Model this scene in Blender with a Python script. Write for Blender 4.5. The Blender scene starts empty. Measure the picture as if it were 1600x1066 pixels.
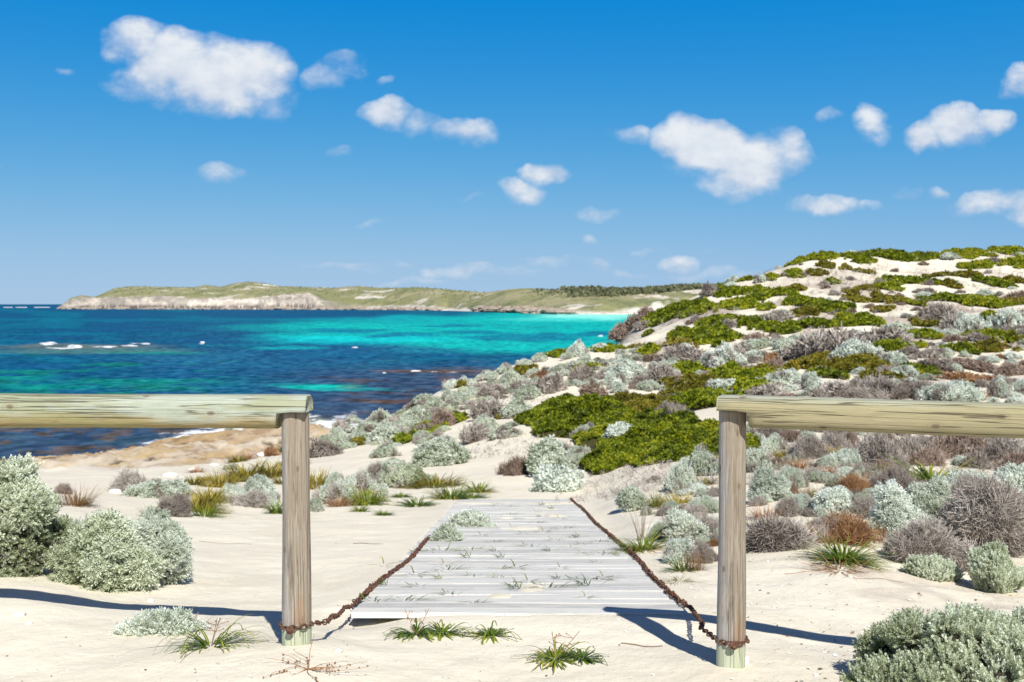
import bpy, math, random
import numpy as np
from mathutils import Vector

random.seed(7)
rng = np.random.default_rng(11)
SC = bpy.context.scene
COL = SC.collection
PI = math.pi

# ------------------------------------------------------------------ camera
F = 1700.0                      # focal length in photo pixels (1600 wide)
TILT = math.atan(58.0 / F)      # the horizon lies 58 px above the centre
CZ = 8.0                        # eye height above the sea
cam_d = bpy.data.cameras.new('camera')
cam = bpy.data.objects.new('camera', cam_d)
COL.objects.link(cam)
cam_d.sensor_width = 36.0
cam_d.lens = F / 1600.0 * 36.0
cam_d.clip_start = 0.1
cam_d.clip_end = 80000.0
cam.location = (0, 0, CZ)
cam.rotation_euler = (PI / 2 - TILT, 0, 0)
cam_d.dof.use_dof = True
cam_d.dof.focus_distance = 4.3
cam_d.dof.aperture_fstop = 7.0
SC.camera = cam

# ------------------------------------------------------------------ exposure
SC.view_settings.view_transform = 'Standard'
SC.view_settings.look = 'None'
SC.view_settings.gamma = 1.0
SC.view_settings.use_curve_mapping = False
SC.view_settings.exposure = 0.5
SC.render.engine = 'CYCLES'

# ------------------------------------------------------------------ sun
SUN_EL = math.radians(44)
SUN_AZ = math.radians(17)       # light travels away from the camera and to the left
sun_d = bpy.data.lights.new('sun', 'SUN')
sun_d.energy = 4.6
sun_d.angle = math.radians(0.53)
sun_d.color = (1.0, 0.972, 0.91)
sun = bpy.data.objects.new('sun', sun_d)
COL.objects.link(sun)
dv = Vector((-math.sin(SUN_AZ) * math.cos(SUN_EL), math.cos(SUN_AZ) * math.cos(SUN_EL), -math.sin(SUN_EL)))
sun.rotation_euler = dv.to_track_quat('-Z', 'Y').to_euler()
sun.location = (3, -10, 30)

# ------------------------------------------------------------------ world: sky and clouds
W = bpy.data.worlds.new('World')
SC.world = W
W.use_nodes = True
NT = W.node_tree
NT.nodes.clear()


def N(nt, typ, **kw):
    n = nt.nodes.new(typ)
    ins = kw.pop('ins', None)
    for k, v in kw.items():
        setattr(n, k, v)
    if ins:
        for k, v in ins.items():
            s = n.inputs[k]
            if hasattr(v, 'links') and hasattr(v, 'node'):
                nt.links.new(v, s)
            else:
                s.default_value = v
    return n


def mth(nt, op, a, b=None, c=None, clamp=False):
    n = nt.nodes.new('ShaderNodeMath')
    n.operation = op
    n.use_clamp = clamp
    for i, v in enumerate((a, b, c)):
        if v is None:
            continue
        if hasattr(v, 'node'):
            nt.links.new(v, n.inputs[i])
        else:
            n.inputs[i].default_value = v
    return n.outputs[0]


def mixc(nt, fac, a, b, blend='MIX'):
    n = nt.nodes.new('ShaderNodeMix')
    n.data_type = 'RGBA'
    n.blend_type = blend
    for s, v in ((n.inputs[0], fac), (n.inputs[6], a), (n.inputs[7], b)):
        if hasattr(v, 'node'):
            nt.links.new(v, s)
        else:
            s.default_value = v if not isinstance(v, tuple) or len(v) == 4 else (*v, 1)
    return n.outputs[2]


def ramp(nt, fac, stops, interp='LINEAR'):
    n = nt.nodes.new('ShaderNodeValToRGB')
    n.color_ramp.interpolation = interp
    e = n.color_ramp.elements
    while len(e) < len(stops):
        e.new(0.5)
    for i, (p, c) in enumerate(stops):
        e[i].position = p
        e[i].color = c if len(c) == 4 else (*c, 1)
    if hasattr(fac, 'node'):
        nt.links.new(fac, n.inputs[0])
    return n.outputs[0]


def sstep(nt, x, lo, hi):
    n = nt.nodes.new('ShaderNodeMapRange')
    n.interpolation_type = 'SMOOTHSTEP'
    nt.links.new(x, n.inputs[0])
    n.inputs[1].default_value = lo
    n.inputs[2].default_value = hi
    return n.outputs[0]


tc = N(NT, 'ShaderNodeTexCoord')
gdir = tc.outputs['Generated']
sep = N(NT, 'ShaderNodeSeparateXYZ', ins={0: gdir})
# the sky model is looked up higher than the true elevation: a clear polarised blue
zz = mth(NT, 'MULTIPLY_ADD', mth(NT, 'POWER', mth(NT, 'MAXIMUM', sep.outputs[2], 0.0), 1.85), 7.55, 0.13)
cv = N(NT, 'ShaderNodeCombineXYZ', ins={0: sep.outputs[0], 1: sep.outputs[1], 2: zz})
nrm = N(NT, 'ShaderNodeVectorMath', operation='NORMALIZE', ins={0: cv.outputs[0]})
sky = N(NT, 'ShaderNodeTexSky', sky_type='NISHITA', sun_disc=False, sun_elevation=SUN_EL,
        sun_rotation=PI - SUN_AZ, air_density=1.0, dust_density=0.4, ozone_density=1.6, altitude=0.0)
NT.links.new(nrm.outputs[0], sky.inputs[0])
hs = N(NT, 'ShaderNodeHueSaturation', ins={'Hue': 0.487, 'Saturation': 1.22, 'Value': 1.0, 'Color': sky.outputs[0]})
# response of a polarising filter and the slide-like rendering: blue stays full, red drops out overhead
sch = N(NT, 'ShaderNodeSeparateColor', ins={0: hs.outputs[0]})
rd = mth(NT, 'MAXIMUM', mth(NT, 'MULTIPLY_ADD', sch.outputs[0], 0.87, -0.36), 0.03)
gr = mth(NT, 'MULTIPLY', mth(NT, 'POWER', mth(NT, 'MAXIMUM', mth(NT, 'MULTIPLY', sch.outputs[1], 0.1214 / 0.159), 0.01), 0.527), 1.76)
bl_ = mth(NT, 'MULTIPLY', mth(NT, 'POWER', mth(NT, 'MAXIMUM', mth(NT, 'MULTIPLY', sch.outputs[2], 0.1214 / 0.314), 0.01), 0.125), 4.75)
hi_ = sstep(NT, sep.outputs[2], 0.27, 0.55)       # upper sky, above the view, darkened to cut blue fill in shadows
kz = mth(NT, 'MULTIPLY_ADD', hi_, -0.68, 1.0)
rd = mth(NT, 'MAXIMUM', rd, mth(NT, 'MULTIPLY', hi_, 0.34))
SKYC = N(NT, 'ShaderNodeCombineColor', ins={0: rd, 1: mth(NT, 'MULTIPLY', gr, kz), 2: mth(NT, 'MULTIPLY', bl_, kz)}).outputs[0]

# clouds: a list of soft puffs in true directions, broken up by noise
CLOUDS = [  # photo px, py, half width, half height, strength
    (215, 72, 48, 40, 1.0), (262, 108, 75, 58, 1.15), (330, 125, 95, 60, 1.2), (400, 115, 70, 50, 1.1), (255, 140, 75, 36, 0.9),
    (340, 160, 90, 30, 0.9), (430, 160, 50, 32, 0.45), (505, 130, 40, 24, 0.5), (540, 112, 36, 24, 0.42), (600, 126, 18, 10, 0.4),
    (605, 180, 46, 30, 1.0), (655, 192, 50, 26, 0.65), (725, 206, 60, 24, 0.8),
    (345, 274, 40, 22, 0.55), (527, 244, 26, 12, 0.45), (852, 272, 46, 20, 0.95), (815, 303, 42, 24, 0.8),
    (985, 210, 42, 22, 0.6), (1060, 215, 60, 34, 0.95), (1110, 235, 70, 44, 1.2), (1170, 262, 80, 46, 1.2), (1225, 245, 46, 44, 1.05),
    (1150, 288, 80, 24, 0.75), (1075, 262, 60, 30, 0.4), (1355, 200, 34, 36, 0.75), (1285, 188, 30, 12, 0.4),
    (1450, 220, 42, 26, 1.0), (1500, 202, 56, 32, 1.05), (1550, 196, 34, 24, 0.9), (1580, 130, 28, 26, 0.85), (1605, 148, 24, 18, 0.5),
    (1285, 318, 56, 20, 0.9), (1350, 325, 24, 12, 0.35), (1415, 308, 34, 18, 0.42), (1465, 302, 16, 16, 0.35),
    (1545, 322, 62, 26, 1.05), (1605, 330, 50, 24, 1.0), (1480, 325, 16, 12, 0.3),
    (918, 377, 18, 11, 0.65), (930, 415, 30, 14, 0.5), (1060, 416, 36, 14, 0.7), (1110, 400, 24, 12, 0.25),
    (935, 335, 52, 16, 0.42), (585, 353, 26, 8, 0.3), (675, 428, 24, 9, 0.45), (560, 415, 110, 10, 0.34), (760, 425, 120, 12, 0.4), (870, 412, 60, 10, 0.42), (960, 428, 60, 9, 0.42), (640, 440, 90, 8, 0.34), (1020, 400, 40, 9, 0.34),
    (1120, 432, 90, 12, 0.4), (740, 310, 20, 8, 0.32), (105, 118, 26, 10, 0.25), (-60, 260, 60, 26, 0.8), (1700, 240, 80, 40, 0.9), (-160, 120, 90, 40, 0.9)]
ysafe = mth(NT, 'MAXIMUM', sep.outputs[1], 0.02)
uu = mth(NT, 'DIVIDE', sep.outputs[0], ysafe)
vv = mth(NT, 'DIVIDE', sep.outputs[2], ysafe)
P = N(NT, 'ShaderNodeCombineXYZ', ins={0: uu, 1: vv, 2: 0.0}).outputs[0]


def cloud_noise(p, off):
    a = N(NT, 'ShaderNodeVectorMath', operation='ADD', ins={0: p, 1: off})
    m = N(NT, 'ShaderNodeVectorMath', operation='MULTIPLY', ins={0: a.outputs[0], 1: (1.0, 1.45, 1.0)})
    n = N(NT, 'ShaderNodeTexNoise', ins={'Vector': m.outputs[0], 'Scale': 21.0, 'Detail': 9.0, 'Roughness': 0.60})
    return n.outputs[0]


wn = N(NT, 'ShaderNodeTexNoise', ins={'Vector': P, 'Scale': 22.0, 'Detail': 4.0})
wv = N(NT, 'ShaderNodeVectorMath', operation='MULTIPLY_ADD', ins={0: wn.outputs[1], 1: (0.045, 0.03, 0), 2: P})
wsub = N(NT, 'ShaderNodeVectorMath', operation='SUBTRACT', ins={0: wv.outputs[0], 1: (0.0225, 0.015, 0)})
PW = wsub.outputs[0]
tot = None
vrel = None
for (px, py, rx, ry, s) in CLOUDS:
    d = (px - 800.0) / F
    e = (475.0 - py) / F
    a = N(NT, 'ShaderNodeVectorMath', operation='SUBTRACT', ins={0: PW, 1: (d, e, 0)}).outputs[0]
    b = N(NT, 'ShaderNodeVectorMath', operation='MULTIPLY', ins={0: a, 1: (F / rx / 1.12, F / ry / 1.12, 0)}).outputs[0]
    ln = N(NT, 'ShaderNodeVectorMath', operation='LENGTH', ins={0: b}).outputs['Value']
    mi = mth(NT, 'MULTIPLY', mth(NT, 'SUBTRACT', 1.0, mth(NT, 'MULTIPLY', ln, ln), clamp=True), s)
    by = N(NT, 'ShaderNodeSeparateXYZ', ins={0: b}).outputs[1]
    vrel = mth(NT, 'MULTIPLY', mi, by) if vrel is None else mth(NT, 'MULTIPLY_ADD', mi, by, vrel)
    vsum = mi if tot is None else mth(NT, 'ADD', vsum, mi)
    tot = mi if tot is None else mth(NT, 'SMOOTH_MAX', tot, mi, 0.05)
n0 = cloud_noise(P, (0, 0, 0))
n1 = cloud_noise(P, (0.010, 0.014, 0))
nlow = N(NT, 'ShaderNodeTexNoise', ins={'Vector': P, 'Scale': 11.0, 'Detail': 3.0}).outputs[0]
tot = mth(NT, 'MULTIPLY', mth(NT, 'SUBTRACT', tot, 0.03), mth(NT, 'MULTIPLY_ADD', nlow, 1.5, 0.25))
nd = mth(NT, 'MULTIPLY', mth(NT, 'SUBTRACT', n0, 0.5), 2.6)
dens = mth(NT, 'ADD', tot, mth(NT, 'MULTIPLY', nd, mth(NT, 'MULTIPLY_ADD', tot, 0.35, 0.40)))
rel_v = mth(NT, 'DIVIDE', vrel, mth(NT, 'MAXIMUM', vsum, 0.02))
dens = mth(NT, 'ADD', dens, mth(NT, 'MULTIPLY', rel_v, 0.22))
gate = sstep(NT, tot, 0.02, 0.22)
al = mth(NT, 'MULTIPLY', sstep(NT, dens, 0.05, 0.98), gate)
front = mth(NT, 'GREATER_THAN', sep.outputs[1], 0.05)
al = mth(NT, 'MULTIPLY', al, front)
al = mth(NT, 'MULTIPLY', al, 0.93)
emb = mth(NT, 'ADD', mth(NT, 'MULTIPLY', mth(NT, 'SUBTRACT', n0, n1), 4.0), 0.45, clamp=True)
shade = mth(NT, 'MULTIPLY_ADD', emb, 0.5, mth(NT, 'MULTIPLY', sstep(NT, dens, 0.3, 1.2), 0.42))
shade = mth(NT, 'ADD', shade, mth(NT, 'MULTIPLY', rel_v, 0.35), clamp=True)
cc = mixc(NT, shade, (3.9, 4.5, 5.5, 1), (6.2, 6.35, 6.5, 1))
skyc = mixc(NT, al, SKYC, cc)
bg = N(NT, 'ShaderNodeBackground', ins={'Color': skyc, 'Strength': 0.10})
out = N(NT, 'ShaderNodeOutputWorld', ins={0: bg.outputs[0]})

# ------------------------------------------------------------------ numeric helpers
_perm = rng.permutation(4096)


def vnoise(x, y, seed=0):
    xi = np.floor(x).astype(np.int64); yi = np.floor(y).astype(np.int64)
    fx = x - xi; fy = y - yi
    fx = fx * fx * fx * (fx * (fx * 6 - 15) + 10); fy = fy * fy * fy * (fy * (fy * 6 - 15) + 10)

    def h(a, b):
        return _perm[(_perm[(a + seed * 131) & 4095] + b) & 4095] / 4095.0
    a = h(xi, yi); b = h(xi + 1, yi); c = h(xi, yi + 1); d = h(xi + 1, yi + 1)
    return (a + (b - a) * fx) * (1 - fy) + (c + (d - c) * fx) * fy - 0.5


def fbm(x, y, o=4, seed=0, g=0.5):
    s = 0; a = 1.0
    for k in range(o):
        s = s + a * vnoise(x * 2 ** k + k * 17.3, y * 2 ** k - k * 9.1, seed + k)
        a *= g
    return s


def smooth(x, lo, hi):
    t = np.clip((x - lo) / (hi - lo), 0, 1)
    return t * t * (3 - 2 * t)


def pchip(xk, yk, x):
    xk = np.asarray(xk, float); yk = np.asarray(yk, float)
    h = np.diff(xk); m = np.diff(yk) / h
    d = np.zeros_like(yk)
    d[0] = m[0]; d[-1] = m[-1]
    for i in range(1, len(yk) - 1):
        if m[i - 1] * m[i] > 0:
            w1 = 2 * h[i] + h[i - 1]; w2 = h[i] + 2 * h[i - 1]
            d[i] = (w1 + w2) / (w1 / m[i - 1] + w2 / m[i])
    x = np.clip(x, xk[0], xk[-1])
    i = np.clip(np.searchsorted(xk, x) - 1, 0, len(xk) - 2)
    t = (x - xk[i]) / h[i]
    return ((1 + 2 * t) * (1 - t) ** 2 * yk[i] + t * (1 - t) ** 2 * h[i] * d[i]
            + t * t * (3 - 2 * t) * yk[i + 1] + t * t * (t - 1) * h[i] * d[i + 1])


CT, ST = math.cos(TILT), math.sin(TILT)


def ray(px, py):
    """direction through a photo pixel, scaled so that y = 1"""
    up = 533.0 - py
    y = F * CT + up * ST
    return (px - 800.0) / y, (-F * ST + up * CT) / y


# ------------------------------------------------------------------ the dune: height profiles
PROF = {
    -900: [(4, 1030), (5, 925), (6.5, 850), (9, 785), (12, 755), (16, 735), (22, 728), (32, 728), (40, 730), (50, 722), (60, 715), (90, 640)],
    0: [(4, 1035), (5, 930), (6.5, 865), (9, 800), (12, 772), (16, 755), (22, 748), (32, 741), (40, 735), (50, 724), (55, 722), (80, 680)],
    200: [(4, 1030), (5, 955), (6.5, 880), (9, 820), (12, 785), (16, 762), (22, 746), (32, 733), (40, 722), (50, 708), (61, 698), (85, 670)],
    460: [(4.05, 1011), (5.05, 962), (6.5, 902), (9, 840), (12, 803), (16, 775), (22, 747), (32, 715), (45, 697), (60, 677), (74, 659), (100, 640)],
    600: [(4, 1040), (4.86, 966), (6.5, 896), (9, 840), (12, 803), (14.4, 784), (18, 760), (22, 740), (28, 713), (36, 682), (45, 657), (55, 665), (70, 672), (100, 645)],
    700: [(4, 1045), (4.86, 966), (6.5, 896), (9, 840), (12, 803), (14.4, 784), (18, 757), (22, 735), (28, 705), (36, 660), (50, 606), (62, 635), (80, 648), (100, 640)],
    800: [(4, 1050), (4.86, 966), (6.5, 896), (9, 840), (12, 803), (14.4, 784), (18, 752), (22, 724), (28, 686), (36, 640), (45, 602), (58, 570), (70, 615), (90, 635), (120, 610)],
    900: [(4, 1050), (4.86, 966), (6.5, 896), (9, 840), (12, 803), (14.4, 784), (18, 750), (22, 716), (28, 671), (36, 625), (45, 590), (62, 553), (78, 595), (95, 625), (120, 610)],
    1000: [(4, 1048), (4.86, 966), (6.5, 893), (9, 828), (12, 785), (16, 745), (22, 700), (28, 660), (36, 618), (45, 580), (60, 545), (75, 522), (88, 508), (104, 570), (130, 600)],
    1144: [(3.95, 1045), (5, 965), (6.5, 890), (9, 815), (12, 765), (16, 722), (22, 672), (28, 632), (36, 595), (45, 560), (60, 515), (75, 482), (92, 446), (115, 470), (150, 560)],
    1300: [(3.95, 1052), (5, 978), (6.5, 884), (9, 806), (12, 752), (16, 705), (22, 655), (28, 618), (36, 580), (45, 548), (60, 500), (75, 455), (90, 420), (102, 401), (130, 425), (170, 520)],
    1450: [(3.9, 1060), (5, 985), (6.5, 900), (9, 820), (12, 757), (16, 705), (22, 655), (28, 615), (36, 575), (45, 543), (60, 497), (75, 457), (90, 425), (106, 403), (135, 425), (170, 500)],
    1600: [(3.9, 1065), (5, 990), (6.5, 915), (9, 830), (12, 765), (16, 705), (22, 650), (28, 612), (36, 575), (45, 540), (60, 492), (75, 452), (90, 418), (110, 392), (140, 420), (170, 490)],
    2500: [(3.9, 1060), (5, 985), (6.5, 905), (9, 815), (12, 745), (16, 685), (22, 630), (28, 595), (36, 560), (45, 525), (60, 480), (75, 440), (90, 410), (110, 385), (140, 410), (170, 480)]}
LR = np.linspace(math.log(0.5), math.log(200), 420)
_az = []; _tab = []
for pxk in sorted(PROF):
    az = math.atan((pxk - 800) / F)
    xs = []; zs = []
    for D, py in PROF[pxk]:
        dx, dz = ray(pxk, py)
        xs.append(math.log(D / math.cos(az))); zs.append(D * dz)
    x0, z0 = xs[0], zs[0]
    xs = [math.log(0.5), math.log(2.4)] + xs + [math.log(240)]
    zs = [-1.12, -1.2] + zs + [min(zs[-1] - 6, -10)]
    _az.append(az); _tab.append(pchip(xs, zs, LR))
behind = pchip([LR[0], math.log(5), math.log(20), math.log(100), LR[-1]], [-1.12, -1.15, -0.6, 0.4, 0.2], LR)
_az = [-PI, -2.0] + _az + [2.0, PI]
_tab = [behind, behind] + _tab + [behind, behind]
_az = np.array(_az); _tab = np.array(_tab)
AZG = np.concatenate([np.linspace(-PI, -0.85, 60, endpoint=False), np.linspace(-0.85, 0.9, 500, endpoint=False), np.linspace(0.9, PI, 60)])
TAB = np.zeros((len(AZG), len(LR)))
for j in range(len(LR)):
    TAB[:, j] = pchip(_az, _tab[:, j], AZG)
BXL, BXR, BY0, BY1 = -0.725, 0.785, 4.86, 14.4      # the boardwalk


def board_z(y):
    return CZ - 1.392 - 0.1275 * (y - 4.86)


def H(x, y):
    x = np.asarray(x, float); y = np.asarray(y, float)
    r = np.maximum(np.hypot(x, y), 0.51); az = np.arctan2(x, y)
    a = np.interp(az, AZG, np.arange(len(AZG))); b = np.interp(np.log(r), LR, np.arange(len(LR)))
    ai = np.clip(a.astype(int), 0, len(AZG) - 2); bi = np.clip(b.astype(int), 0, len(LR) - 2)
    fa = a - ai; fb = b - bi
    z = (TAB[ai, bi] * (1 - fa) * (1 - fb) + TAB[ai + 1, bi] * fa * (1 - fb)
         + TAB[ai, bi + 1] * (1 - fa) * fb + TAB[ai + 1, bi + 1] * fa * fb)
    far = smooth(r, 12, 60)
    z = z + far * (0.75 * fbm(x / 7, y / 7, 3, 3)) * smooth(az, -0.16, 0.0) + far * 0.12 * fbm(x / 2, y / 2, 2, 9)
    z = z + 0.03 * fbm(x / 1.1, y / 1.1, 3, 5) + 0.009 * fbm(x / 0.16, y / 0.16, 3, 6) + 0.05 * smooth(r, 5, 9) * fbm(x / 2.2, y / 2.2, 2, 15)
    # small scarps and trampled hollows in the loose sand
    sc = fbm(x / 0.55 + 3, y / 0.4, 2, 8)
    z = z + 0.006 * np.abs(sc) * 2
    # rough rock shelf by the water
    shelf = smooth(-z, 4.6, 5.6) * smooth(-x / np.maximum(y, 1), 0.13, 0.2) * (1 - smooth(-z, 7.9, 8.6))
    rk = fbm(x / 2.3, y / 5.5, 4, 21, 0.6)
    z = z + shelf * (0.22 * np.round(rk * 7) / 7 + 0.12 * rk + 0.16 * fbm(x / 0.5, y / 1.1, 3, 24, 0.7))
    # flat bed under the boardwalk
    dx = np.maximum(np.maximum(BXL - x, x - BXR), 0); dy = np.maximum(np.maximum(BY0 - y, y - BY1), 0)
    dd = np.hypot(dx, dy)
    bed = board_z(y) - CZ - 0.028 - 0.05 * smooth(-x, 0.35, 0.8) * (1 - smooth(y, 4.9, 5.5))
    drift = 0.040 * smooth(fbm(x / 0.5 + 8, y / 0.8, 3, 31) + 0.25 * smooth(y, 7, 13) - 0.36, 0.0, 0.30)
    inner = bed + drift
    k = 1 - smooth(dd, 0.0, 0.35)
    z = np.where(dd > 0.0, z * (1 - k) + (bed + 0.018 - 0.014 * smooth(-x, 0.2, 0.7) * (y < 5.2) + 0.5 * (z - bed) * 0.2) * k, inner)
    return z + CZ


_DD = np.exp(np.linspace(math.log(2.2), math.log(165), 900))


def ground_at(px, py):
    dx, dz = ray(px, py)
    hz = H(dx * _DD, _DD) - (CZ + dz * _DD)
    idx = np.nonzero(hz >= 0)[0]
    i = idx[0] if len(idx) else int(np.argmax(hz / _DD))
    D = _DD[i]
    if len(idx) and i > 0:
        a, b = hz[i - 1], hz[i]
        D = _DD[i - 1] + (_DD[i] - _DD[i - 1]) * (-a / (b - a + 1e-9))
    return dx * D, D


# ------------------------------------------------------------------ mesh helpers
def mk_mesh(name, V, Fs, mats=(), mi=None, attrs=None, cols=None, smooth_=True):
    """Fs: list of face arrays (n x k); mi: list of material indices, one for each array"""
    me = bpy.data.meshes.new(name)
    V = np.asarray(V, np.float32)
    Fs = [np.asarray(f, np.int32) for f in Fs if len(f)]
    me.vertices.add(len(V)); me.vertices.foreach_set('co', V.ravel())
    tot = sum(f.size for f in Fs); nf = sum(len(f) for f in Fs)
    me.loops.add(tot); me.polygons.add(nf)
    me.loops.foreach_set('vertex_index', np.concatenate([f.ravel() for f in Fs]))
    lt = np.concatenate([np.full(len(f), f.shape[1], np.int32) for f in Fs])
    ls = np.concatenate([[0], np.cumsum(lt)[:-1]]).astype(np.int32)
    me.polygons.foreach_set('loop_start', ls)
    try:
        me.polygons.foreach_set('loop_total', lt)
    except Exception:
        pass
    if mi is not None:
        me.polygons.foreach_set('material_index', np.concatenate([np.full(len(f), m, np.int32) for f, m in zip(Fs, mi)]))
    me.polygons.foreach_set('use_smooth', np.full(nf, smooth_, bool))
    for m in mats:
        me.materials.append(m)
    for k, a in (attrs or {}).items():
        at = me.attributes.new(k, 'FLOAT', 'POINT'); at.data.foreach_set('value', np.asarray(a, np.float32))
    for k, a in (cols or {}).items():
        at = me.attributes.new(k, 'FLOAT_COLOR', 'POINT')
        a = np.concatenate([a, np.ones((len(a), 1))], 1).astype(np.float32)
        at.data.foreach_set('color', a.ravel())
    me.update(calc_edges=True)
    return me


def link(name, data, loc=(0, 0, 0), rot=(0, 0, 0), sc=(1, 1, 1), parent=None, label=None, cat=None, group=None, kind=None):
    o = bpy.data.objects.new(name, data)
    COL.objects.link(o)
    o.location = loc; o.rotation_euler = rot; o.scale = sc
    if parent:
        o.parent = parent
    if label: o['label'] = label
    if cat: o['category'] = cat
    if group: o['group'] = group
    if kind: o['kind'] = kind
    return o


def grid_faces(nr, nc, wrap=False):
    i = np.arange(nr - 1)[:, None]; j = np.arange(nc if wrap else nc - 1)[None, :]
    a = i * nc + j; b = i * nc + (j + 1) % nc
    return np.stack([a, b, b + nc, a + nc], -1).reshape(-1, 4)


class Acc:
    """collects pieces into one mesh"""
    def __init__(s):
        s.V = []; s.F = {}; s.n = 0; s.at = {}

    def add(s, V, Fa, m=0, **at):
        V = np.asarray(V, float); Fa = np.asarray(Fa)
        s.V.append(V); s.F.setdefault((m, Fa.shape[1]), []).append(Fa + s.n); s.n += len(V)
        for k in ('rnd', 'tip'):
            v = at.get(k, 0.5)
            s.at.setdefault(k, []).append(np.broadcast_to(np.asarray(v, float), (len(V),)))

    def mesh(s, name, mats, smooth_=True):
        ks = sorted(s.F)
        return mk_mesh(name, np.concatenate(s.V), [np.concatenate(s.F[k]) for k in ks], mats, [k[0] for k in ks],
                       attrs={k: np.concatenate(v) for k, v in s.at.items()}, smooth_=smooth_)


def tube(path, rad, ns=8, caps=True, jitter=0.0, seed=0):
    path = np.asarray(path, float); n = len(path)
    rad = np.broadcast_to(np.asarray(rad, float), (n,))
    t = np.gradient(path, axis=0); t /= np.linalg.norm(t, axis=1)[:, None] + 1e-9
    ref = np.array([0, 0, 1.0]) if abs(t[0, 2]) < 0.9 else np.array([1.0, 0, 0])
    V = []
    a = np.cross(t[0], ref); a /= np.linalg.norm(a)
    r0 = np.random.default_rng(seed)
    for i in range(n):
        a = a - t[i] * np.dot(a, t[i]); a /= np.linalg.norm(a) + 1e-9
        b = np.cross(t[i], a)
        th = np.arange(ns) * 2 * PI / ns
        rr = rad[i] * (1 + jitter * (r0.random(ns) - 0.5))
        V.append(path[i] + (np.cos(th) * rr)[:, None] * a + (np.sin(th) * rr)[:, None] * b)
    V = np.concatenate(V)
    Fq = grid_faces(n, ns, True)
    return V, Fq


def place(templates, pos, dirs, sc, r):
    """copies of leaf-cluster templates at points, z axis along dirs -> V, F, rnd, tip"""
    out = []
    which = r.integers(0, len(templates), len(pos))
    off = 0
    rv = r.normal(size=pos.shape)
    X = np.cross(dirs, rv); X /= np.linalg.norm(X, axis=1)[:, None] + 1e-9
    Y = np.cross(dirs, X)
    rn = r.random(len(pos))
    VV = []; FF = []; RR = []; TT = []
    for k, (tv, tf, tt) in enumerate(templates):
        m = np.nonzero(which == k)[0]
        if not len(m):
            continue
        s = sc[m][:, None, None]
        v = pos[m][:, None, :] + s * (tv[None, :, 0:1] * X[m][:, None, :] + tv[None, :, 1:2] * Y[m][:, None, :] + tv[None, :, 2:3] * dirs[m][:, None, :])
        f = tf[None] + (np.arange(len(m)) * len(tv))[:, None, None] + off
        VV.append(v.reshape(-1, 3)); FF.append(f.reshape(-1, tf.shape[1]))
        RR.append(np.repeat(rn[m], len(tv))); TT.append(np.tile(tt, len(m)))
        off += len(m) * len(tv)
    return np.concatenate(VV), np.concatenate(FF), np.concatenate(RR), np.concatenate(TT)


# ------------------------------------------------------------------ materials
def mat(name):
    m = bpy.data.materials.new(name)
    m.use_nodes = True
    nt = m.node_tree
    nt.nodes.clear()
    o = nt.nodes.new('ShaderNodeOutputMaterial')
    p = nt.nodes.new('ShaderNodeBsdfPrincipled')
    nt.links.new(p.outputs[0], o.inputs[0])
    return m, nt, p, o


def leaf_mat(name, stops, rough=0.6, trans=0.25, tipmix=0.5, hue=0.0, spec=0.25):
    """colour from a per-sprig random value, a base-to-tip value and a per-plant random value"""
    m, nt, p, o = mat(name)
    ar = N(nt, 'ShaderNodeAttribute', attribute_name='rnd').outputs['Fac']
    at = N(nt, 'ShaderNodeAttribute', attribute_name='tip').outputs['Fac']
    oi = N(nt, 'ShaderNodeObjectInfo').outputs['Random']
    g = N(nt, 'ShaderNodeNewGeometry')
    nz = N(nt, 'ShaderNodeTexNoise', ins={'Vector': g.outputs['Position'], 'Scale': 2.2, 'Detail': 2.0}).outputs[0]
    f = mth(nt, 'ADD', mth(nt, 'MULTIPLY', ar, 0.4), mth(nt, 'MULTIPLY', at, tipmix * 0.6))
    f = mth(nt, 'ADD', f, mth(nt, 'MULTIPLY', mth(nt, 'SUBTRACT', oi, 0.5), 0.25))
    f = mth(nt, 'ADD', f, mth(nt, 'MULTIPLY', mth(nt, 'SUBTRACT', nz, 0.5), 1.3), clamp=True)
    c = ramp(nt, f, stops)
    nt.links.new(c, p.inputs['Base Color'])
    p.inputs['Roughness'].default_value = rough
    p.inputs['Specular IOR Level'].default_value = spec
    if trans > 0:
        tr = N(nt, 'ShaderNodeBsdfTranslucent', ins={'Color': c})
        mx = N(nt, 'ShaderNodeMixShader', ins={0: trans, 1: p.outputs[0], 2: tr.outputs[0]})
        nt.links.new(mx.outputs[0], o.inputs[0])
    return m


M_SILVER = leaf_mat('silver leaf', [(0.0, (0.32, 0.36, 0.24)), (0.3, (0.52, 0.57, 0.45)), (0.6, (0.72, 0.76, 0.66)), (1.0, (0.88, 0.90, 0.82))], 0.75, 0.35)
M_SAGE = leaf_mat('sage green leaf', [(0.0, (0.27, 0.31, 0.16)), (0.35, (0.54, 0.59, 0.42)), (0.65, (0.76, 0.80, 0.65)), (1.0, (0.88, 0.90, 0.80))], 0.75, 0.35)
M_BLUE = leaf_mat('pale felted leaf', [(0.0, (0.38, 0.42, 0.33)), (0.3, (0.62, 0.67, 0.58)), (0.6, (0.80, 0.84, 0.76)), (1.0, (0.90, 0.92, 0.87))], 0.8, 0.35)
M_DEAD = leaf_mat('dead twig', [(0.0, (0.16, 0.13, 0.115)), (0.35, (0.33, 0.29, 0.25)), (0.7, (0.52, 0.475, 0.43)), (1.0, (0.70, 0.66, 0.61))], 0.85, 0.0, 0.3)
M_BROWN = leaf_mat('brown twig', [(0.0, (0.14, 0.095, 0.07)), (0.4, (0.29, 0.215, 0.17)), (0.75, (0.44, 0.35, 0.29)), (1.0, (0.58, 0.49, 0.42))], 0.85, 0.0, 0.3)
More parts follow.
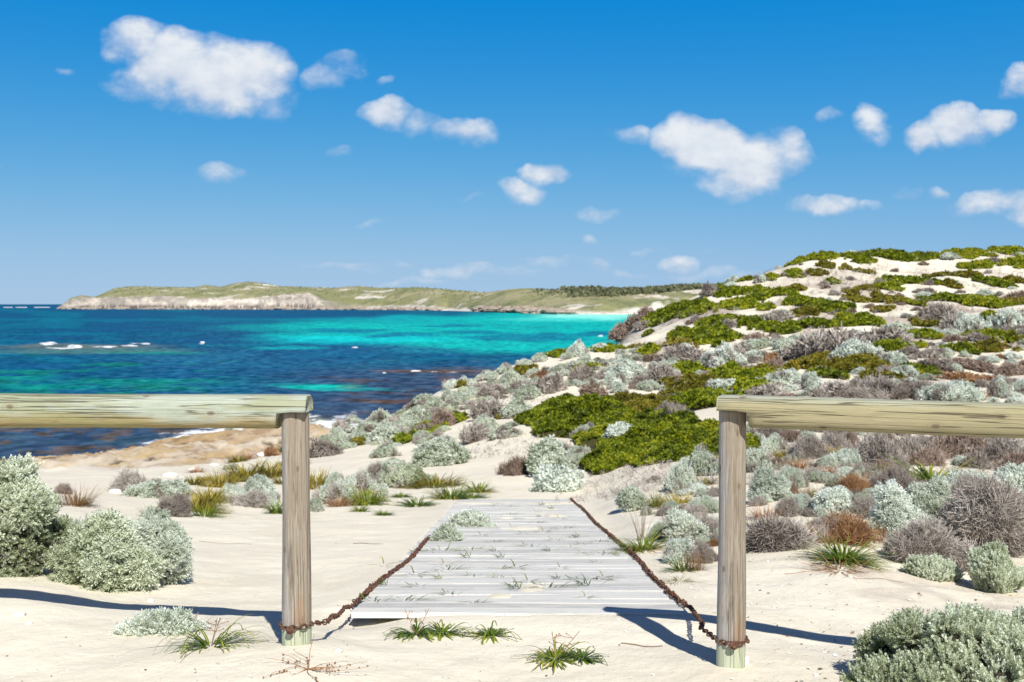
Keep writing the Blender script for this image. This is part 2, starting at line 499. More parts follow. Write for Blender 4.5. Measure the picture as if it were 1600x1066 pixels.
M_GREEN = leaf_mat('green mat leaf', [(0.0, (0.05, 0.07, 0.005)), (0.25, (0.13, 0.17, 0.008)), (0.5, (0.30, 0.35, 0.015)), (0.72, (0.45, 0.44, 0.025)), (1.0, (0.50, 0.32, 0.04))], 0.5, 0.45, 0.5, spec=0.3)
M_OLIVE = leaf_mat('olive mat leaf', [(0.0, (0.08, 0.07, 0.01)), (0.3, (0.18, 0.17, 0.015)), (0.6, (0.32, 0.27, 0.03)), (0.85, (0.42, 0.28, 0.04)), (1.0, (0.48, 0.22, 0.05))], 0.5, 0.4, 0.5, spec=0.3)
M_SEDGE = leaf_mat('sedge blade', [(0.0, (0.04, 0.08, 0.008)), (0.35, (0.12, 0.18, 0.012)), (0.65, (0.26, 0.30, 0.03)), (0.88, (0.48, 0.34, 0.08)), (1.0, (0.50, 0.20, 0.06))], 0.4, 0.3, 0.8, spec=0.3)
M_OCHRE = leaf_mat('ochre sedge blade', [(0.0, (0.10, 0.09, 0.012)), (0.35, (0.26, 0.22, 0.03)), (0.65, (0.42, 0.33, 0.06)), (1.0, (0.64, 0.46, 0.17))], 0.5, 0.35, 0.6)
M_ORANGE = leaf_mat('orange dry stem', [(0.0, (0.16, 0.085, 0.04)), (0.4, (0.34, 0.18, 0.085)), (0.7, (0.48, 0.30, 0.16)), (1.0, (0.60, 0.46, 0.30))], 0.6, 0.2, 0.5)
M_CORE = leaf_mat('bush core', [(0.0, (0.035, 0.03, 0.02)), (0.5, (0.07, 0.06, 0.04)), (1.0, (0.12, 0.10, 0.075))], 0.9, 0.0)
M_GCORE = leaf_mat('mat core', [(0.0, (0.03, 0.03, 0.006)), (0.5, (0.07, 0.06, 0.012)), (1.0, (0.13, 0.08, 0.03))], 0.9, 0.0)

# ------------------------------------------------------------------ sand ground (one sheet)
def sand_material():
    m, nt, p, o = mat('sand')
    g = N(nt, 'ShaderNodeNewGeometry').outputs['Position']
    col = N(nt, 'ShaderNodeAttribute', attribute_name='ground').outputs['Color']
    n1 = N(nt, 'ShaderNodeTexNoise', ins={'Vector': g, 'Scale': 1.7, 'Detail': 6.0, 'Roughness': 0.6}).outputs[0]
    n2 = N(nt, 'ShaderNodeTexNoise', ins={'Vector': g, 'Scale': 420.0, 'Detail': 2.0}).outputs[0]
    n3 = N(nt, 'ShaderNodeTexNoise', ins={'Vector': g, 'Scale': 26.0, 'Detail': 5.0, 'Roughness': 0.65}).outputs[0]
    c = mixc(nt, 1.0, col, ramp(nt, n1, [(0.25, (0.90, 0.87, 0.84)), (0.55, (1, 1, 1)), (0.8, (1.06, 1.05, 1.03))]), 'MULTIPLY')
    c = mixc(nt, 1.0, c, ramp(nt, n2, [(0.25, (0.80, 0.78, 0.76)), (0.5, (1, 1, 1)), (0.75, (1.04, 1.04, 1.04))]), 'MULTIPLY')
    # scattered shell grit and dark specks lying in the sand
    vo = N(nt, 'ShaderNodeTexVoronoi', ins={'Vector': g, 'Scale': 34.0, 'Randomness': 1.0})
    sz = mth(nt, 'MULTIPLY', N(nt, 'ShaderNodeSeparateColor', ins={0: vo.outputs['Color']}).outputs[0], 0.17)
    sp = mth(nt, 'LESS_THAN', vo.outputs['Distance'], mth(nt, 'SUBTRACT', sz, 0.085))
    pick = N(nt, 'ShaderNodeSeparateColor', ins={0: vo.outputs['Color']}).outputs[1]
    gc = ramp(nt, pick, [(0.0, (0.78, 0.76, 0.72)), (0.55, (0.80, 0.77, 0.70)), (0.6, (0.34, 0.27, 0.2)), (1.0, (0.2, 0.16, 0.13))], 'CONSTANT')
    c = mixc(nt, mth(nt, 'MULTIPLY', sp, 0.6), c, gc)
    nt.links.new(c, p.inputs['Base Color'])
    p.inputs['Roughness'].default_value = 0.95
    p.inputs['Specular IOR Level'].default_value = 0.1
    h = mth(nt, 'ADD', mth(nt, 'MULTIPLY', n3, 1.0), mth(nt, 'MULTIPLY', n2, 0.12))
    h = mth(nt, 'ADD', h, mth(nt, 'MULTIPLY', sp, 0.25))
    b = N(nt, 'ShaderNodeBump', ins={'Strength': 0.4, 'Distance': 0.02, 'Height': h})
    nt.links.new(b.outputs[0], p.inputs['Normal'])
    return m


M_SAND = sand_material()
rr = np.concatenate([np.exp(np.linspace(math.log(0.6), math.log(2.6), 40, endpoint=False)),
                     np.exp(np.linspace(math.log(2.6), math.log(12), 330, endpoint=False)),
                     np.exp(np.linspace(math.log(12), math.log(198), 300))])
aa = np.concatenate([np.linspace(-PI, -0.62, 50, endpoint=False), np.linspace(-0.62, 0.62, 680, endpoint=False), np.linspace(0.62, PI, 50, endpoint=False)])
R_, A_ = np.meshgrid(rr, aa, indexing='ij')
gx = (R_ * np.sin(A_)).ravel(); gy = (R_ * np.cos(A_)).ravel()
gz = H(gx, gy)
rel = gz - CZ
SANDC = np.array([0.73, 0.675, 0.55])
cols = np.tile(SANDC, (len(gx), 1))


def blendc(c, k):
    global cols
    cols = cols * (1 - k[:, None]) + np.asarray(c)[None] * k[:, None]


tanx = gx / np.maximum(gy, 0.5)
left = smooth(-tanx, 0.10, 0.2) * (gy > 5)
nz = fbm(gx / 3.0, gy / 6.0, 4, 41)
nf = fbm(gx / 0.9, gy / 2.0, 4, 43)
blendc((0.60, 0.54, 0.46), left * smooth(-rel, 3.6, 5.0) * smooth(nz + 0.2, -0.2, 0.3))
shelf = left * smooth(-rel, 4.9, 5.7)
blendc((0.50, 0.385, 0.25), shelf * (0.55 + 0.45 * smooth(nz, -0.2, 0.2)))
blendc((0.30, 0.21, 0.14), shelf * smooth(nf, 0.05, 0.3) * 0.85)
blendc((0.52, 0.38, 0.19), shelf * smooth(fbm(gx / 1.1 - 9, gy / 3, 4, 45), 0.08, 0.3) * 0.7)
blendc((0.60, 0.53, 0.44), shelf * smooth(-nf, 0.18, 0.4) * 0.6)
blendc((0.10, 0.07, 0.04), shelf * smooth(fbm(gx / 1.3 + 9, gy / 2.2, 3, 47), 0.36, 0.46) * 0.9)
blendc((0.42, 0.28, 0.13), left * smooth(-rel, 7.0, 7.6) * 0.6)
hill = smooth(tanx, 0.06, 0.14) * smooth(gy, 16, 40)
lit = fbm(gx / 2.6 + 20, gy / 5.0, 4, 51)
blendc((0.36, 0.29, 0.245), hill * smooth(lit, 0.06, 0.32) * 0.75 * (1 - 0.6 * smooth(gy, 70, 95)))
blendc((0.48, 0.41, 0.34), hill * smooth(fbm(gx / 0.7, gy / 1.6, 3, 53), 0.1, 0.4) * 0.5)
pt = smooth(tanx, 0.075, 0.1) * (1 - smooth(tanx, 0.115, 0.14)) * smooth(gy, 78, 86)
blendc((0.22, 0.16, 0.13), pt * 0.9)
rdeb = smooth(tanx, 0.26, 0.36) * (1 - smooth(gy, 9, 14)) * (gy > 2)
blendc((0.50, 0.43, 0.36), rdeb * smooth(fbm(gx / 0.25, gy / 0.3, 4, 57), 0.02, 0.4) * 0.55)
V = np.stack([gx, gy, gz], 1)
Fq = grid_faces(len(rr), len(aa), True)[:, ::-1]
fan = np.arange(len(aa))
cv_i = len(V)
V = np.concatenate([V, [[0, 0, CZ - 1.12]]]); cols = np.concatenate([cols, [SANDC]])
tri = np.stack([fan, np.full_like(fan, cv_i), (fan + 1) % len(aa)], 1)
link('sand_ground', mk_mesh('sand_ground', V, [Fq, tri], [M_SAND], cols={'ground': cols}), kind='structure')

# ------------------------------------------------------------------ sea
def sea_colour(px, py, x, y):
    n = len(px)
    wx = px + 26 * fbm(px / 60, py / 7, 3, 61); wy = py + 4.0 * fbm(px / 80, py / 9, 3, 62)
    c = np.tile(np.array([0.0, 0.055, 0.125]), (n, 1))

    def bl(col, k):
        nonlocal c
        k = np.clip(k, 0, 1)
        c = c * (1 - k[:, None]) + np.array(col)[None] * k[:, None]

    def ell(cx, cy, rx, ry, soft=0.5):
        d = np.hypot((wx - cx) / rx, (wy - cy) / ry)
        return 1 - smooth(d, 1 - soft, 1 + soft)
    TQ = (0.0, 0.285, 0.275); TEAL = (0.0, 0.125, 0.19); PALE = (0.22, 0.62, 0.54); PUR = (0.026, 0.042, 0.080); BRN = (0.085, 0.048, 0.03); GRN = (0.0, 0.12, 0.09)
    st = fbm(px / 90, py / 5.5, 4, 63)
    bl(TEAL, smooth(st, 0.08, 0.35) * 0.35)
    bl((0.002, 0.05, 0.14), smooth(-st, 0.05, 0.4) * 0.6)
    # far bands
    bl(TEAL, ell(250, 500, 330, 3) * 0.4)
    bl((0.0, 0.27, 0.30), ell(700, 499, 220, 5) * 0.7)
    # the turquoise lagoon
    lag = np.maximum.reduce([ell(860, 500, 190, 12, .4), ell(640, 512, 240, 10), ell(760, 532, 170, 20, .35), ell(880, 530, 110, 24, .3), ell(560, 524, 120, 8), ell(960, 510, 80, 30, .3)])
    bl(TQ, lag)
    bl((0.0, 0.40, 0.44), ell(560, 530, 150, 7) * 0.6)
    DK = (0.0, 0.12, 0.20)
    for e in ((625, 524, 60, 3.5), (730, 519, 50, 3), (760, 529, 45, 3.5), (830, 524, 70, 5), (860, 531, 60, 4), (540, 517, 60, 2), (930, 522, 40, 4), (700, 509, 60, 1.6)):
        bl(DK, ell(*e) * 0.85)
    bl(PALE, ell(930, 494, 80, 5) * 0.9)
    bl((0.05, 0.48, 0.44), ell(870, 500, 90, 4) * 0.6)
    # darker weed in front
    bl((0.006, 0.07, 0.16), np.maximum(ell(560, 548, 170, 9), ell(380, 560, 200, 14)) * 0.7)
    bl((0.0, 0.30, 0.32), ell(440, 543, 60, 3) * 0.5)
    low = smooth(py, 556, 590)
    bl((0.018, 0.05, 0.11), low * smooth(px, 330, 560) * 0.8)
    bl(PUR, low * smooth(px, 420, 640) * smooth(py, 560, 600) * 0.75)
    # mottled greens on the left
    bl(GRN, smooth(fbm(px / 60 + 5, py / 5, 3, 66), 0.05, 0.3) * (1 - smooth(px, 220, 420)) * smooth(py, 540, 560) * 0.8)
    bl((0.0, 0.17, 0.14), (np.maximum.reduce([ell(200, 597, 120, 4), ell(60, 605, 90, 5), ell(20, 592, 60, 4), ell(240, 552, 80, 3)])) * 0.7)
    bl((0.05, 0.13, 0.12), ell(130, 548, 150, 5) * 0.7)
    bl((0.10, 0.12, 0.10), ell(120, 541, 130, 4) * 0.7)
    bl((0.0, 0.30, 0.26), ell(505, 604, 62, 4.5) * 0.95)
    bl((0.0, 0.30, 0.28), ell(560, 610, 60, 3) * 0.6)
    bl(BRN, np.maximum(ell(665, 581, 78, 3.2), ell(600, 628, 50, 3)) * 0.95)
    bl(BRN, low * smooth(fbm(px / 50, py / 5, 3, 68), 0.1, 0.35) * smooth(px, 450, 600) * 0.6)
    # shallow weedy water by the shelf
    sh = smooth(py, 606, 655) * (1 - smooth(px, 520, 640))
    bl(PUR, sh * 0.85)
    bl((0.075, 0.05, 0.03), sh * smooth(fbm(px / 32, py / 7, 4, 70), 0.0, 0.25) * smooth(py, 655, 680) * 0.8)
    return c


def foam_mask(px, py, x, y, depth):
    wx = px + 6 * fbm(px / 9, py / 2.5, 3, 81); wy = py + 1.6 * fbm(px / 12, py / 2, 3, 82)
    k = np.zeros(len(px))
    for (cx, cy, rx, ry) in ((75, 537, 14, 3.0), (118, 541.5, 14, 3.5), (165, 542, 22, 1.6), (205, 540.5, 16, 1.6), (95, 544, 30, 1.2), (315, 535.5, 6, 2), (553, 543, 4, 1.4),
                             (600, 583.5, 6, 1.6), (650, 580, 11, 1.8), (690, 581, 30, .7), (220, 537, 20, 1.0), (40, 480.3, 60, 0.7), (938, 525, 6, 1.5)):
        k = np.maximum(k, 1 - smooth(np.hypot((wx - cx) / rx, (wy - cy) / ry), 0.6, 1.2))
    nn = fbm(x / 0.9, y / 1.6, 4, 84)
    shore = (1 - smooth(depth, 0.05, 0.42 + 0.5 * smooth(px, 150, 330))) * smooth(nn, -0.35, 0.05)
    k = np.maximum(k, shore * (0.35 + 0.65 * smooth(px, 150, 300)))
    wl = smooth(fbm(x / 1.5, y / 3.5, 3, 85), 0.22, 0.36) * (1 - smooth(depth, 0.3, 1.4)) * smooth(px, 180, 330) * 0.8
    return np.clip(np.maximum(k, wl), 0, 1)


pys = np.concatenate([[475.55, 476, 477, 478.5, 480, 481.5], np.arange(483, 735, 0.75)])
Ds = [F * CZ / (v - 475.0) for v in pys] + [44, 36, 25, 12]
azs = np.concatenate([np.linspace(-PI, -0.55, 60, endpoint=False), np.linspace(-0.55, 0.25, 820, endpoint=False), np.linspace(0.25, PI, 70, endpoint=False)])
Dg, Ag = np.meshgrid(np.array(Ds[::-1]), azs, indexing='ij')
yy = (Dg * np.cos(Ag)).ravel(); xx = (Dg * np.sin(Ag)).ravel()
ysf = np.where(yy > 1, yy, 1)
ppx = 800 + F * np.clip(xx / ysf, -3, 3); ppy = 475 + F * CZ / np.maximum(np.hypot(xx, yy) * np.cos(np.clip(Ag.ravel(), -0.6, 0.6)), 1)
depth = -(H(xx, yy)); depth[np.hypot(xx, yy) > 190] = 9
zw = 0.03 * fbm(xx / 1.6, yy / 1.2, 3, 90) * (np.hypot(xx, yy) < 220)
sc_ = sea_colour(ppx, ppy, xx, yy)
fm = foam_mask(ppx, ppy, xx, yy, depth)
shal = (1 - smooth(depth, 0.0, 0.5)) * (ppx > 330)
sc_ = sc_ * (1 - 0.55 * shal[:, None]) + np.array([0.30, 0.30, 0.22]) * 0.55 * shal[:, None]


def sea_material():
    m, nt, p, o = mat('sea water')
    g = N(nt, 'ShaderNodeNewGeometry').outputs['Position']
    col = N(nt, 'ShaderNodeAttribute', attribute_name='seabed').outputs['Color']
    fo = N(nt, 'ShaderNodeAttribute', attribute_name='foam').outputs['Fac']
    s1 = N(nt, 'ShaderNodeMapping', ins={'Vector': g, 'Scale': (0.30, 0.20, 1)}).outputs[0]
    s2 = N(nt, 'ShaderNodeMapping', ins={'Vector': g, 'Scale': (0.09, 0.03, 1)}).outputs[0]
    w1 = N(nt, 'ShaderNodeTexNoise', ins={'Vector': s1, 'Scale': 2.2, 'Detail': 6.0, 'Roughness': 0.62}).outputs[0]
    w2 = N(nt, 'ShaderNodeTexNoise', ins={'Vector': s2, 'Scale': 1.6, 'Detail': 5.0, 'Roughness': 0.6}).outputs[0]
    c = mixc(nt, 1.0, col, ramp(nt, w1, [(0.3, (0.35, 0.45, 0.55)), (0.48, (0.95, 0.96, 0.97)), (0.68, (2.0, 1.75, 1.5))]), 'MULTIPLY')  # lit and shaded wave faces painted into the water colour
    c = mixc(nt, 1.0, c, ramp(nt, w2, [(0.3, (0.66, 0.7, 0.75)), (0.5, (1, 1, 1)), (0.7, (1.35, 1.3, 1.2))]), 'MULTIPLY')
    fb = mth(nt, 'MULTIPLY', sstep(nt, mth(nt, 'MULTIPLY', fo, mth(nt, 'MULTIPLY_ADD', w1, 2.4, -0.45)), 0.3, 0.95), 0.9)
    c = mixc(nt, fb, c, (0.82, 0.84, 0.86, 1))
    b = N(nt, 'ShaderNodeBump', ins={'Strength': 0.6, 'Distance': 0.25, 'Height': mth(nt, 'ADD', w1, mth(nt, 'MULTIPLY', w2, 1.5))})
    df = N(nt, 'ShaderNodeBsdfDiffuse', ins={'Color': c, 'Roughness': 0.3})
    gl = N(nt, 'ShaderNodeBsdfGlossy', ins={'Color': (1, 1, 1, 1), 'Roughness': 0.16, 'Normal': b.outputs[0]})
    fr = sstep(nt, w1, 0.35, 0.75)
    fac = mth(nt, 'MULTIPLY', mth(nt, 'MULTIPLY_ADD', fr, 0.16, 0.01), mth(nt, 'SUBTRACT', 1.0, fb))
    mx = N(nt, 'ShaderNodeMixShader', ins={0: fac, 1: df.outputs[0], 2: gl.outputs[0]})
    nt.links.new(mx.outputs[0], o.inputs[0])
    return m


SV = np.stack([xx, yy, zw], 1)
sf = grid_faces(len(Ds), len(azs), True)[:, ::-1]
link('sea', mk_mesh('sea', SV, [sf], [sea_material()], attrs={'foam': fm}, cols={'seabed': sc_}), kind='structure')

# ------------------------------------------------------------------ far headland
hpx = np.arange(88, 1420, 1.25)
sky_k = [(88, 484), (100, 475), (112, 466), (130, 462), (148, 465), (160, 460), (178, 452), (200, 449), (225, 448), (260, 449), (300, 450), (322, 446), (345, 449),
         (370, 443), (395, 441.5), (420, 445), (440, 448), (480, 449), (520, 450), (558, 447), (590, 451), (655, 450), (700, 453), (755, 457), (775, 455), (800, 451.5),
         (830, 452), (880, 454), (960, 454), (1000, 453), (1060, 450), (1120, 449), (1420, 447)]
wat_k = [(88, 483.0), (400, 483.6), (600, 484.3), (700, 485.6), (760, 487.6), (880, 491.0), (940, 491.6), (1010, 491.5), (1060, 491.5), (1420, 491.5)]
clf_k = [(88, 483), (100, 476), (130, 467), (160, 467), (190, 466), (250, 464.5), (300, 467), (380, 468), (420, 465), (460, 461), (480, 460.5), (500, 468), (520, 474), (560, 476),
         (620, 477), (650, 474), (680, 470), (700, 477), (760, 477), (790, 474), (830, 478), (880, 479), (940, 477), (1000, 474), (1060, 468), (1100, 462), (1420, 460)]
sy = np.interp(hpx, *zip(*sky_k)); wy_ = np.interp(hpx, *zip(*wat_k)); cy_ = np.interp(hpx, *zip(*clf_k))
n_ = len(hpx)
Dw = F * CZ / (wy_ - 475.0)
ts = np.concatenate([np.linspace(0, 0.05, 14), np.linspace(0.06, 0.34, 46), np.linspace(0.36, 0.9, 10)])
HV = []; HC = []
cl_w = np.interp(hpx, *zip(*[(88, 1), (500, 1), (540, .35), (640, .4), (700, .0), (760, 0.0), (1000, 0), (1420, 0)]))
ztop = CZ + (475 - sy) / F * Dw * 1.34
zclf = CZ + (475 - cy_) / F * Dw * 1.05
for t in ts:
    D = Dw * (1 + t)
    X = (hpx - 800) / F * D; Y = D
    a = np.clip(t / 0.05, 0, 1)
    if t <= 0.05:
        steep = smooth(a, 0, 0.45); gent = a ** 1.3
        z = -1.0 + (zclf + 1.0) * (cl_w * steep + (1 - cl_w) * gent)
    elif t <= 0.34:
        b = (t - 0.05) / 0.29
        z = zclf + (ztop - zclf) * (1 - (1 - b) ** 1.7)
    else:
        b = (t - 0.34) / 0.56
        z = ztop * (1 - b) - 6 * b
    rough = fbm(X / 22, Y / 8, 5, 101, 0.55) + 0.5 * fbm(X / 7, t * 60.0 + X * 0, 3, 119)
    z = z + (rough * 3.2 * cl_w * smooth(a, 0.05, 0.4) * (1.25 - smooth(np.array(t), .05, .1))) + 2.2 * fbm(X / 60, Y / 60, 4, 103) * smooth(a, 0.5, 1.0) * (t <= 0.34) + 1.0 * fbm(X / 9, Y / 9, 3, 104) * (a >= 1) * smooth(np.array(t), 0.04, 0.08)
    olive = np.array([0.235, 0.235, 0.095]); ol2 = np.array([0.33, 0.30, 0.16]); dk = np.array([0.12, 0.15, 0.055]); rock = np.array([0.44, 0.385, 0.32]); rk2 = np.array([0.29, 0.255, 0.215]); sand = np.array([0.72, 0.66, 0.57])
    v1 = smooth(fbm(X / 40, Y / 80, 4, 105), -0.2, 0.3)[:, None]; v2 = smooth(fbm(X / 12, Y / 30, 4, 106), 0.05, 0.35)[:, None]; v3 = smooth(fbm(X / 55 + 7, Y / 55, 4, 107), 0.33, 0.45)[:, None]
    c = olive * (1 - v1) + ol2 * v1; c = c * (1 - 0.6 * v2) + dk * 0.6 * v2; c = c * (1 - v3) + sand * v3 * 0.9
    rn = smooth(fbm(X / 16, z / 3.0 + X / 50, 4, 108) + 0.5 * fbm(X / 60, z / 9, 2, 128), -0.2, 0.35)[:, None]
    rc = rk2 * (1 - rn) + (rock * 1.15) * rn
    pale = smooth(hpx, 250, 290) * (1 - smooth(hpx, 420, 450)); rc = rc * (1 + 0.3 * pale[:, None])
    kr = (cl_w * (1 - smooth(np.array(t) + 0.03 * fbm(X / 25, Y / 25, 3, 109), 0.045, 0.062)))[:, None]
    c = c * (1 - kr) + rc * kr
    bs = ((1 - cl_w) * (1 - smooth(a + 0.5 * fbm(X / 20, Y / 30, 3, 110), 0.35, 0.75)) * (hpx > 560))[:, None]
    c = c * (1 - bs) + sand * bs
    dune = (smooth(hpx, 950, 1020) * smooth(fbm(X / 18, Y / 40, 3, 111), 0.0, 0.2) * (t < 0.16))[:, None]
    c = c * (1 - dune * .8) + sand * dune * .8
    if a < 0.22:
        kd = (cl_w * smooth(fbm(X / 10, Y, 2, 112), -0.3, 0.0))[:, None]
        c = c * (1 - kd * 0.85) + np.array([0.07, 0.055, 0.045]) * kd * 0.85
    HV.append(np.stack([X, Y, z], 1)); HC.append(c)
HV = np.concatenate(HV); HC = np.concatenate(HC)


def land_material():
    m, nt, p, o = mat('headland')
    g = N(nt, 'ShaderNodeNewGeometry').outputs['Position']
    col = N(nt, 'ShaderNodeAttribute', attribute_name='land').outputs['Color']
    n1 = N(nt, 'ShaderNodeTexNoise', ins={'Vector': g, 'Scale': 0.22, 'Detail': 5.0, 'Roughness': 0.7}).outputs[0]
    c = mixc(nt, 1.0, col, ramp(nt, n1, [(0.3, (0.6, 0.62, 0.6)), (0.5, (1, 1, 1)), (0.7, (1.3, 1.3, 1.3))]), 'MULTIPLY')
    nt.links.new(c, p.inputs['Base Color'])
    p.inputs['Roughness'].default_value = 0.95
    b = N(nt, 'ShaderNodeBump', ins={'Strength': 0.8, 'Distance': 3.0, 'Height': n1})
    nt.links.new(b.outputs[0], p.inputs['Normal'])
    return m


link('headland', mk_mesh('headland', HV, [grid_faces(len(ts), n_)], [land_material()], cols={'land': HC}), kind='structure')


def blob(r0, nu=10, nv=7, amp=0.3):
    th = np.linspace(0, 2 * PI, nu, endpoint=False); ph = np.linspace(0.02, PI - 0.02, nv)
    P_, T_ = np.meshgrid(ph, th, indexing='ij')
    rad = 1 + amp * (r0.random(P_.shape) - 0.5) * 2
    v = np.stack([np.sin(P_) * np.cos(T_) * rad, np.sin(P_) * np.sin(T_) * rad, np.cos(P_) * rad], -1).reshape(-1, 3)
    return v, grid_faces(nv, nu, True)


def rock_material(name, c1, c2):
    m, nt, p, o = mat(name)
    g = N(nt, 'ShaderNodeNewGeometry').outputs['Position']
    n1 = N(nt, 'ShaderNodeTexNoise', ins={'Vector': g, 'Scale': 0.6, 'Detail': 6.0, 'Roughness': 0.7}).outputs[0]
    nt.links.new(ramp(nt, n1, [(0.3, c1), (0.65, c2)]), p.inputs['Base Color'])
    p.inputs['Roughness'].default_value = 0.95
    return m


# rock ledges standing in the water below the far beach
r0 = np.random.default_rng(5)
acc = Acc()
for k in range(150):
    px = r0.uniform(748, 884); yw = np.interp(px, *zip(*wat_k)) + r0.uniform(-0.9, 0.4)
    D = F * CZ / (yw - 475.0)
    v, f = blob(r0, 9, 6, 0.35)
    s = r0.uniform(2.0, 6.5)
    v = v * np.array([s * 1.6, s, s * 0.42]) + np.array([(px - 800) / F * D, D, 0.6 + r0.uniform(0, 3.0) * (px < 870)])
    acc.add(v, f)
M_LEDGE = rock_material('ledge rock', (0.10, 0.075, 0.055), (0.44, 0.37, 0.30))
link('rock_ledge', acc.mesh('rock_ledge', [M_LEDGE], False), label='long dark rock ledge at the waterline below the far white beach', cat='rock ledge')
acc = Acc()
for k in range(190):
    px = r0.uniform(92, 690) if k > 40 else r0.uniform(92, 190)
    yw = np.interp(px, *zip(*wat_k)) - r0.uniform(0, 0.12)
    D = F * CZ / (yw - 475.0)
    v, f = blob(r0, 8, 6, 0.4)
    s = r0.uniform(2.0, 6)
    v = v * np.array([s * 1.7, s, s * 0.6]) + np.array([(px - 800) / F * D, D, 0.3])
    acc.add(v, f)
link('shore_rocks', acc.mesh('shore_rocks', [M_LEDGE], False), label='broken dark boulders along the foot of the far limestone cliffs', cat='rocks', kind='stuff')

# dark scrub on the skyline of the far land
r0 = np.random.default_rng(6)
n = 5200
spx = np.concatenate([r0.uniform(890, 1130, n - 1200), r0.uniform(835, 900, 300), r0.uniform(180, 760, 900)])
st_ = np.where(spx > 830, r0.uniform(0.15, 0.36, n), r0.uniform(0.1, 0.34, n))
Dk = np.interp(spx, hpx, Dw) * (1 + st_)
sx = (spx - 800) / F * Dk
zg = []
for a, t in zip(spx, st_):
    j = min(int((a - 88) / 1.25), n_ - 1); i = min(np.searchsorted(ts, t), len(ts) - 1)
    zg.append(HV[i * n_ + j][2])
zg = np.array(zg)
th = r0.random(n) * 2 * PI
tmpl = [(np.array([[-.5, 0, 0], [.5, 0, 0], [.4, .2, .8], [-.3, -.1, 1.0]]), np.array([[0, 1, 2, 3]]), np.array([0, 0, 1, 1.])),
        (np.array([[0, -.5, 0], [0, .5, 0], [.2, .3, .9], [-.2, -.4, .7]]), np.array([[0, 1, 2, 3]]), np.array([0, 0, 1, 1.]))]
pos = np.stack([sx + r0.normal(size=n) * 2, Dk, zg + r0.uniform(0, 1.0, n) * np.where(spx > 880, 1.8, 0.6)], 1)
dirs = np.array([0, 0, 1.0]) + r0.normal(size=(n, 3)) * 0.5; dirs /= np.linalg.norm(dirs, axis=1)[:, None]
v, f, a, t = place(tmpl, pos, dirs, r0.uniform(1.4, 3.4, n) * np.where(spx > 880, 1.0, 0.6), r0)
M_SCRUB = leaf_mat('far scrub leaf', [(0.0, (0.07, 0.08, 0.045)), (0.5, (0.15, 0.16, 0.08)), (1.0, (0.26, 0.26, 0.13))], 0.8, 0.1)
link('far_scrub', mk_mesh('far_scrub', v, [f], [M_SCRUB], attrs={'rnd': a, 'tip': t}), label='dark low scrub along the skyline of the far shore', cat='scrub', kind='stuff')

